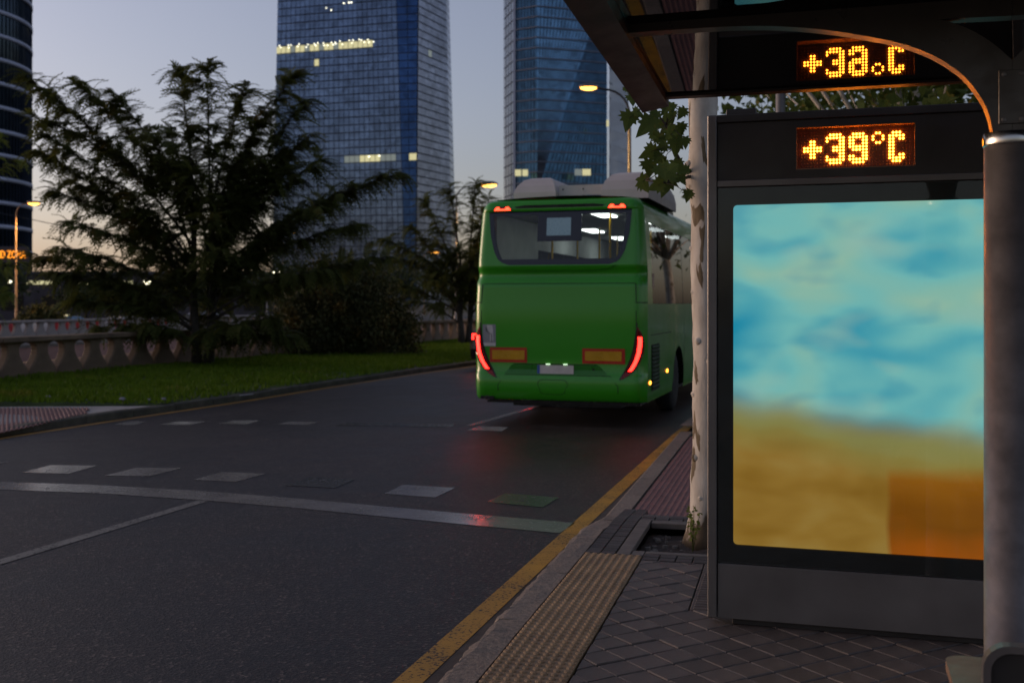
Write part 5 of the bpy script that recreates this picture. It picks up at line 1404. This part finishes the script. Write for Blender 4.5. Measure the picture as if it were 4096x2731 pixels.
# ------------------------------------------------------------------ trees with feathery leaves
def frond():
    v = []; f = []; n = 8
    for k in range(n):
        t = (k + .6) / n; x = t * (1 - .22 * t * t); z = .10 * t - .85 * t * t; L = .20 * math.sin(math.pi * (.22 + .68 * t)); w = .058
        for s in (-1, 1):
            b = len(v); tx = .10; dz = -.05 - .07 * t
            v += [(x - w, s*.006, z + w*.5), (x + w, s*.006, z - w*.9), (x + w*.7 + tx, s*L, z + dz - w*.7), (x - w*.3 + tx, s*L, z + dz)]
            f.append((b, b+1, b+2, b+3))
    return np.array(v), np.array(f)
FV, FF = frond()
def locust(base, tips, label, mt, scale=1.0, fl=.36, sub=9, per=7, stem_z=.5, seed=1, stems=((-.12, 0), (.12, .1)), trunk_h=3.0, name='feathery_tree', cat='tree', spread=.55, group=None):
    r = random.Random(seed); root = empty(name, base, 0, label, cat, group)
    wood = MB(); locs = []; dirs = []
    for sx, sy in stems:
        wood.tube([(sx, sy, -.1), (sx*1.3, sy, .5), (sx*2.0, sy*1.5, trunk_h*.5), (sx*1.4, sy*2, trunk_h)], [.15*scale, .12*scale, .09*scale, .04*scale], 9)
    for tx, ty, tz in tips:
        T_ = Vector((tx, ty, tz)); z0 = max(.25, min(trunk_h * .95, tz * r.uniform(.35, .62))); s0 = Vector((.12 * (1 if tx > 0 else -1) * (1 + z0*.15), ty * .04, z0))
        mid_ = s0.lerp(T_, .5) + Vector((0, 0, .10 * (T_ - s0).length + .1)); n = 9
        path = [(s0 * (1-t)**2 + mid_ * 2*t*(1-t) + T_ * t*t) for t in [k/n for k in range(n+1)]]
        Ln = (T_ - s0).length
        wood.tube(path, [.035*scale*(1 - .85*k/n) + .004 for k in range(n+1)], 6)
        m_ = max(4, int(sub * Ln / 2.6))
        for q in range(m_):
            t = .22 + .78 * (q + r.random()*.7) / m_; t = min(t, .99); i = min(int(t*n), n-1); p = path[i].lerp(path[i+1], t*n - i)
            d = (path[i+1] - path[i]).normalized(); lat = d.cross(Vector((0,0,1))); lat = lat.normalized() if lat.length > .01 else Vector((1,0,0))
            sgn = 1 if q % 2 else -1
            sd = (d * r.uniform(.4, 1.0) + lat * sgn * r.uniform(.2, 1.0) + Vector((0, 0, r.uniform(-.05, .45)))).normalized()
            sl = (.95 - .6*t) * r.uniform(.6, 1.2) * spread * scale * 1.6
            e = p + sd * sl + Vector((0, 0, -.18 * sl)); wood.tube([p, p.lerp(e, .5) + Vector((0,0,.05*sl)), e], [.008*scale, .006*scale, .002], 4, False)
            for k in range(per):
                u = (k + r.random()) / per; b = p.lerp(e, u) + Vector((0, 0, .2*sl*u*(1-u)))
                dd = sd * r.uniform(.3, 1.0) + Vector((r.uniform(-1, 1), r.uniform(-1, 1), r.uniform(-.45, .35))) * .75
                locs.append(tuple(b)); dirs.append(tuple(dd))
        for k in range(6):
            dd = (path[-1] - path[-2]).normalized() + Vector((r.uniform(-.7, .7), r.uniform(-.7, .7), r.uniform(-.6, .2))); locs.append(tuple(T_.lerp(path[-2], r.random()))); dirs.append(tuple(dd))
    wood.build('trunk', MT['dark_bark'], root, True)
    locs, dirs = np.array(locs), np.array(dirs); N_ = len(locs)
    up = np.tile(np.array([0, 0, 1.0]), (N_, 1)) + rng.normal(0, .25, (N_, 3))
    V, Fq = scatter(FV, FF, frames(dirs, up, fl * scale * (.65 + .7 * rng.random(N_))), locs)
    link('crown', np_mesh('crown', V, Fq), mt, root)['kind'] = 'stuff'
    return root
rt = random.Random(21)
big = [(-4.15,-.3,7.05),(-3.1,.2,6.95),(-2.0,-.6,6.6),(-.62,.2,7.35),(.2,-.3,7.3),(1.0,.3,6.9),(2.25,0,7.15),(2.6,-.4,6.5),(-4.15,.2,6.15),(-3.5,-.8,5.6),(-3.95,-.2,5.3),(-3.4,.6,4.6),(-3.55,-.3,4.3),(-3.0,-.8,3.5),(-4.15,.1,2.75),(-3.2,-.5,2.9),(-3.4,-.6,2.3),(-2.8,-.9,1.6),(2.55,.2,5.7),(3.0,-.5,5.0),(4.85,-.1,4.75),(3.6,.3,4.4),(4.0,-.3,3.5),(3.05,-.7,3.9),(4.4,.2,2.7),(3.3,-.8,2.4),(2.0,-1.0,1.2),(2.3,-.6,.8),(-1.0,-1.2,1.1),(1.3,-1.3,1.0),(-2.2,-1.0,1.0),(.5,-1.2,.9)]
for k in range(30):
    a = rt.random() * 6.283; q = rt.random() ** .5; big.append((2.3*q*math.cos(a), 1.8*q*math.sin(a), rt.uniform(.9, 6.0)))
locust((-7.62, 26.6, .15), big, 'large dark feathery-leaved tree spreading over the balustrade on the lawn', MT['locust'], sub=15, per=9, seed=4, trunk_h=4.2, fl=.42, spread=.36)
t2b = [(-2.9,0,2.3),(-2.6,.3,3.2),(-3.1,-.2,3.9),(-2.1,.2,4.4),(-1.5,-.2,5.3),(-.6,.2,5.9),(.4,0,6.0),(.9,.2,5.4),(1.3,0,4.2),(-1.9,-.4,1.6),(-1.2,-.5,2.4),(.6,-.4,2.8),(1.2,-.2,2.0),(-.3,-.5,3.4)]
for k in range(14):
    a = rt.random() * 6.283; q = rt.random() ** .5; t2b.append((1.8*q*math.cos(a), 1.6*q*math.sin(a), rt.uniform(1.6, 5.2)))
locust((-1.75, 40.2, .2), t2b, 'smaller feathery-leaved tree growing between the round bush and the bus', MT['locust'], sub=12, per=8, seed=9, trunk_h=3.2, fl=.44, spread=.38)
t3b = [(4.0,0,6.2),(2.6,.1,4.4),(3.6,-.3,6.7),(3.9,.2,3.4),(3.9,-.1,2.6),(3.2,.3,2.1),(3.0,-.4,3.7),(2.2,0,5.2)]
for k in range(16):
    a = rt.random() * 6.283; q = rt.random() ** .5; t3b.append((2.4*q*math.cos(a), 1.8*q*math.sin(a), rt.uniform(1.6, 6.3)))
locust((-17.4, 29.2, -.6), t3b, 'pale green feathery tree in front of the round tower', MT['locust_pale'], sub=8, per=7, seed=12, trunk_h=3.4)

# ------------------------------------------------------------------ bush and hedges
def leafy(name, base, rad, n_cl, per, leaf, mt, label, cat, lift=0.0, group=None, cr=.16):
    root = empty(name, base, 0, label, cat, group)
    c = rng.normal(0, 1, (n_cl, 3)); c /= np.linalg.norm(c, axis=1, keepdims=True); c[:, 2] = np.abs(c[:, 2]) * 1.0
    c *= (.62 + .38 * rng.random((n_cl, 1)) ** .5)
    bulge = np.array([1 + .14 * mnoise.noise((q[0]*2.2, q[1]*2.2, q[2]*2.2)) for q in c])[:, None]
    c = c * bulge * np.array(rad) + np.array([0, 0, lift])
    p = np.repeat(c, per, axis=0) + rng.normal(0, cr, (n_cl * per, 3)); p[:, 2] = np.maximum(p[:, 2], .02)
    V, Fq = leaf_quads(p, leaf); link('foliage', np_mesh('foliage', V, Fq), mt, root)['kind'] = 'stuff'
    m = MB()
    for k in range(9):
        a = 6.283 * k / 9; m.tube([(.1*math.cos(a), .1*math.sin(a), -.05), (.35*rad[0]*math.cos(a), .35*rad[1]*math.sin(a), rad[2]*.45), (.6*rad[0]*math.cos(a), .6*rad[1]*math.sin(a), rad[2]*.7)], [.04, .025, .008], 6)
    m.build('stem', MT['dark_bark'], root)
    # opaque twiggy heart so that no daylight shows through the middle
    heart = MB(); seg = 14; prof = []
    for i in range(8):
        t = i / 7; prof.append([(rad[0]*.72*math.cos(6.283*k/seg)*math.cos(t*1.45)*(1+.12*mnoise.noise((k*1.3, i*.7, 2))), rad[1]*.72*math.sin(6.283*k/seg)*math.cos(t*1.45), rad[2]*.74*math.sin(t*1.45) + lift*.5) for k in range(seg + 1)])
    heart.grid(prof).build('inner_twigs', MT['bush'], root)
    return root
leafy('bush', (-5.25, 33.2, .2), (2.35, 1.9, 2.75), 900, 34, .11, MT['bush'], 'large rounded dark bush on the lawn beside the balustrade', 'bush')
leafy('hedge', (-36.5, 84, -.75), (2.2, 1.4, 2.1), 160, 26, .26, MT['bush'], 'rounded dark hedge at the foot of the orange-lit street lamp', 'hedge', cr=.25)
leafy('hedge', (-27.3, 82, -.75), (2.4, 1.4, 1.9), 160, 26, .26, MT['bush'], 'rounded dark hedge next to the white car beyond the cutting', 'hedge', cr=.25)
# trees beyond the cutting
def far_tree(x, y, z0, h, rad, label, n_cl=70, per=26, leaf=.34, mt='far_leaf', name='broadleaf_tree', tk='dark_bark', tr_=.16, low=.42):
    root = empty(name, (x, y, z0), 0, label, 'tree', 'trees beyond the cutting' if name == 'broadleaf_tree' else None)
    cl_, p = clumps(n_cl, (0, 0, h * (1 + low) / 2), (rad, rad, h * (1 - low) / 2), per, rad * .13)
    V, Fq = leaf_quads(p, leaf); link('crown', np_mesh('crown', V, Fq), MT[mt], root)['kind'] = 'stuff'
    m = MB(); m.tube([(0, 0, -.1), (.05, 0, h*low), (0, 0, h*.8)], [tr_, tr_*.75, .03], 8)
    for c in cl_[::5]: m.tube([(0, 0, h*low*.95), (c[0]*.5, c[1]*.5, h*low + (c[2] - h*low)*.45), tuple(c)], [tr_*.4, tr_*.25, .01], 5)
    m.build('trunk', MT[tk], root, True); return root
FT = [(-46,96,6.0,3.2,'tree with low round crown behind the orange-lit street lamp'),(-41,104,4.6,2.6,'small dark tree beside the sign with orange letters'),(-35,98,4.4,2.4,'small dark tree behind the blue car'),
      (-31,100,5.2,2.8,'dark tree standing between the blue car and the white car'),(-26,96,5.6,2.9,'dark tree behind the white car beyond the cutting'),(-21,100,6.5,3.3,'tall dark tree seen through the big feathery tree'),
      (-15,96,6.0,3.0,'dark tree rising behind the round bush'),(-10,100,7.0,3.4,'dark tree to the left of the distant small street lamp'),(-5.0,92,6.4,3.2,'dark tree behind the smaller feathery tree'),(-1.2,78,5.6,2.6,'dark tree just left of the bus beyond the balustrade')]
for x, y, h_, r_, lb_ in FT: far_tree(x, y, -.75, h_, r_, lb_)
# plane trees further along the shelter pavement
far_tree(5.3, 14.2, .1, 7.2, 2.6, 'plane tree with loose green leaves on the pavement beside the bus', 90, 30, .19, 'plane_leaf', 'street_tree', 'bark', .13, .40)
far_tree(7.4, 21.5, .1, 8.0, 3.0, 'yellowing plane tree on the pavement behind the grey post', 90, 30, .2, 'plane_leaf', 'street_tree', 'bark', .15, .42)
far_tree(8.6, 16.5, .1, 8.0, 3.4, 'dense plane tree behind the advertising panel and shelter post', 110, 30, .2, 'plane_leaf', 'street_tree', 'bark', .15, .36)

far_tree(7.4, 10.2, .1, 7.6, 2.9, 'plane tree hidden behind the shelter post', 90, 28, .2, 'plane_leaf', 'street_tree', 'bark', .15, .40)
far_tree(8.2, 28.5, .1, 8.0, 3.2, 'plane tree on the pavement ahead of the bus', 90, 28, .22, 'plane_leaf', 'street_tree', 'bark', .15, .40)
# ------------------------------------------------------------------ cars
def car(x, y, z0, rz, paint, label, lights=True, taxi=False):
    o = empty('car', (x, y, z0), R(rz), label, 'car')
    prof = [(-2.05,.28),(-2.12,.55),(-2.10,.82),(-1.98,.98),(-1.80,1.02),(-1.45,1.42),(-1.0,1.50),(.2,1.50),(.55,1.44),(1.10,1.04),(1.85,.90),(2.08,.72),(2.12,.45),(2.05,.28)]
    m = MB()
    def sec(k): return [(k * (.86 if z > 1.1 else 1.0) * (.97 if abs(yv) > 1.9 else 1), yv, z) for yv, z in prof]
    L = [sec(-.78), sec(-.86), sec(.86), sec(.78)]; L[0] = [(x_ * .9 if z > 1.1 else x_, y_, z) for x_, y_, z in L[0]]
    n = len(prof); w = .87
    inner_ = [(yv*.985, z - .02 if z > .5 else z) for yv, z in prof]
    v = []
    for k, pr2 in ((-w, inner_), (-w + .09, prof), (w - .09, prof), (w, inner_)):
        v += [(k * (.82 if z > 1.1 else 1.0), yv, z) for yv, z in pr2]
    f = [tuple(range(n)), tuple(range(4*n - 1, 3*n - 1, -1))] + [(s*n+i, s*n+(i+1) % n, (s+1)*n+(i+1) % n, (s+1)*n+i) for s in range(3) for i in range(n)]
    m.add(v, f); m.build('body', paint, o)
    wr = MB().add([(-.60,-1.84,1.045),(.60,-1.84,1.045),(.56,-1.47,1.415),(-.56,-1.47,1.415)], [(0,1,2,3)]); wr.build('rear_window', MT['black_glass'], o)
    ws = MB().add([(-.60,1.095,1.06),(.60,1.095,1.06),(.56,.60,1.43),(-.56,.60,1.43)], [(0,1,2,3)]); ws.build('windscreen', MT['black_glass'], o)
    for sg in (-1, 1):
        MB().add([(sg*.722,-1.55,1.12),(sg*.722,.95,1.12),(sg*.722,.50,1.41),(sg*.722,-1.30,1.41)], [(0,1,2,3)]).build('side_window', MT['black_glass'], o)
        t_ = MB(); t_.cbox(sg*.68 - .13, sg*.68 + .13, -2.135, -2.06, .76, .96, .01); t_ = t_.build('tail_lamp', MT['tail_red'], o)
        if lights:
            MB().box(sg*.69 - .10, sg*.69 + .10, -2.142, -2.1355, .90, .94).build('lit_strip', MT['tail_on'], t_); MB().box(sg*.77 - .022, sg*.77 + .022, -2.142, -2.1355, .79, .8995).build('lit_strip', MT['tail_on'], t_)
        MB().cbox(sg*.66 - .13, sg*.66 + .13, 2.02, 2.11, .62, .76, .01).build('headlamp', MT['plate'], o)
        for yv in (-1.32, 1.34):
            w_ = MB(); w_.lathe([(.2, 0), (.31, .02), (.33, .06), (.33, .18), (.30, .21)], 20); w_.xf(Matrix.Translation((sg*.90, yv, .33)) @ Matrix.Rotation(R(90) * -sg, 4, 'Y')); w_ = w_.build('wheel', MT['rubber'], o, True)
            r_ = MB(); r_.lathe([(.20, .0), (.17, .03), (.02, .03)], 14); r_.xf(Matrix.Translation((sg*.902, yv, .33)) @ Matrix.Rotation(R(90) * -sg, 4, 'Y')); r_.build('rim', MT['rim'], w_)
    MB().cbox(-.26, .26, -2.135, -2.115, .60, .71, .003).build('number_plate', MT['plate'], o)
    if taxi: MB().cbox(-.35, .35, -.55, -.35, 1.515, 1.62, .02).build('roof_sign', MT['lit_window'], o)
    return o
car(.42, 29.6, 0, -19, mat('black_car_paint', (0.012, 0.012, 0.014), .2, coat=.6), 'dark car half hidden behind the left side of the bus')
car(-35.2, 86.5, -.85, -48, mat('blue_car_paint', (0.05, 0.13, 0.26), .25, coat=.6), 'blue car with roof sign beyond the far balustrade', True, True)
car(-31.2, 86, -.85, 150, mat('white_car_paint', (0.50, 0.49, 0.47), .25, coat=.6), 'white car facing the road beyond the far balustrade', False)
car(-26.6, 92, -.45, 95, mat('silver_van_paint', (0.42, 0.42, 0.46), .3, coat=.6), 'pale silver car behind the hedge next to the white car', False)
# plastic road barriers seen through the far balustrade
rb = mat('red_barrier_plastic', (0.42, 0.02, 0.025), .5); wb = mat('white_barrier_plastic', (0.55, 0.53, 0.52), .5)
for k in range(12):
    o = MB(); o.prism([(-.28, 0), (.28, 0), (.28, .15), (.12, .4), (.10, .8), (-.10, .8), (-.12, .4), (-.28, .15)], 'x', -.55, .55)
    red = k in (0, 3, 4, 5, 7, 9, 10); o = o.build('road_barrier', rb if red else wb); t = k * 1.25
    o.location = (-24.6 + t*.29, 52.5 + t*.957, -.06 - .01); o.rotation_euler = (0, 0, math.atan2(.957, .29))
    tag(o, ('red' if red else 'white') + ' plastic road barrier standing behind the pale far balustrade', 'barrier', 'barriers behind the far balustrade')

# ------------------------------------------------------------------ litter on the edge of the lawn
lm = mat('crumpled_paper', (0.26, 0.24, 0.26), .8, scale=20)
for k, (x, y, s, lb_) in enumerate([(-7.62,17.75,.10,'crumpled white paper at the lawn edge near the island pavement corner'),(-6.95,17.62,.05,'small grey scrap of paper on the bare edge of the lawn'),(-6.35,17.62,.08,'white crumpled tissue where the grass meets the island pavement'),(-5.72,17.75,.06,'pale blue scrap of paper near the end of the island pavement'),(-5.95,17.7,.045,'tiny pale scrap beside the island pavement tip'),(-7.35,19.6,.14,'pale wooden stick lying in the grass'),(-4.55,18.5,.12,'pale twig on the bare soil by the verge kerb'),(-4.85,24.0,.06,'small white scrap lying alone on the lawn in front of the bush')]):
    m = MB(); r_ = random.Random(k)
    if 'stick' in lb_ or 'twig' in lb_: m.tube([(-s*1.3, 0, .02), (0, .02, .035), (s*1.3, .06, .05)], [.018, .02, .014], 6)
    else:
        P = []
        for i in range(5): P.append([(s*math.cos(6.283*j/7)*math.sin(.3 + i*.6)*r_.uniform(.7, 1.2), s*.8*math.sin(6.283*j/7)*math.sin(.3 + i*.6)*r_.uniform(.7, 1.2), s*.55*(1 + math.cos(.3 + i*.6))) for j in range(8)])
        m.grid(P)
    o = m.build('litter', lm); o.location = (x, y, .135 if y > 17.6 else .12); o.scale = (.75,) * 3; tag(o, lb_, 'litter')
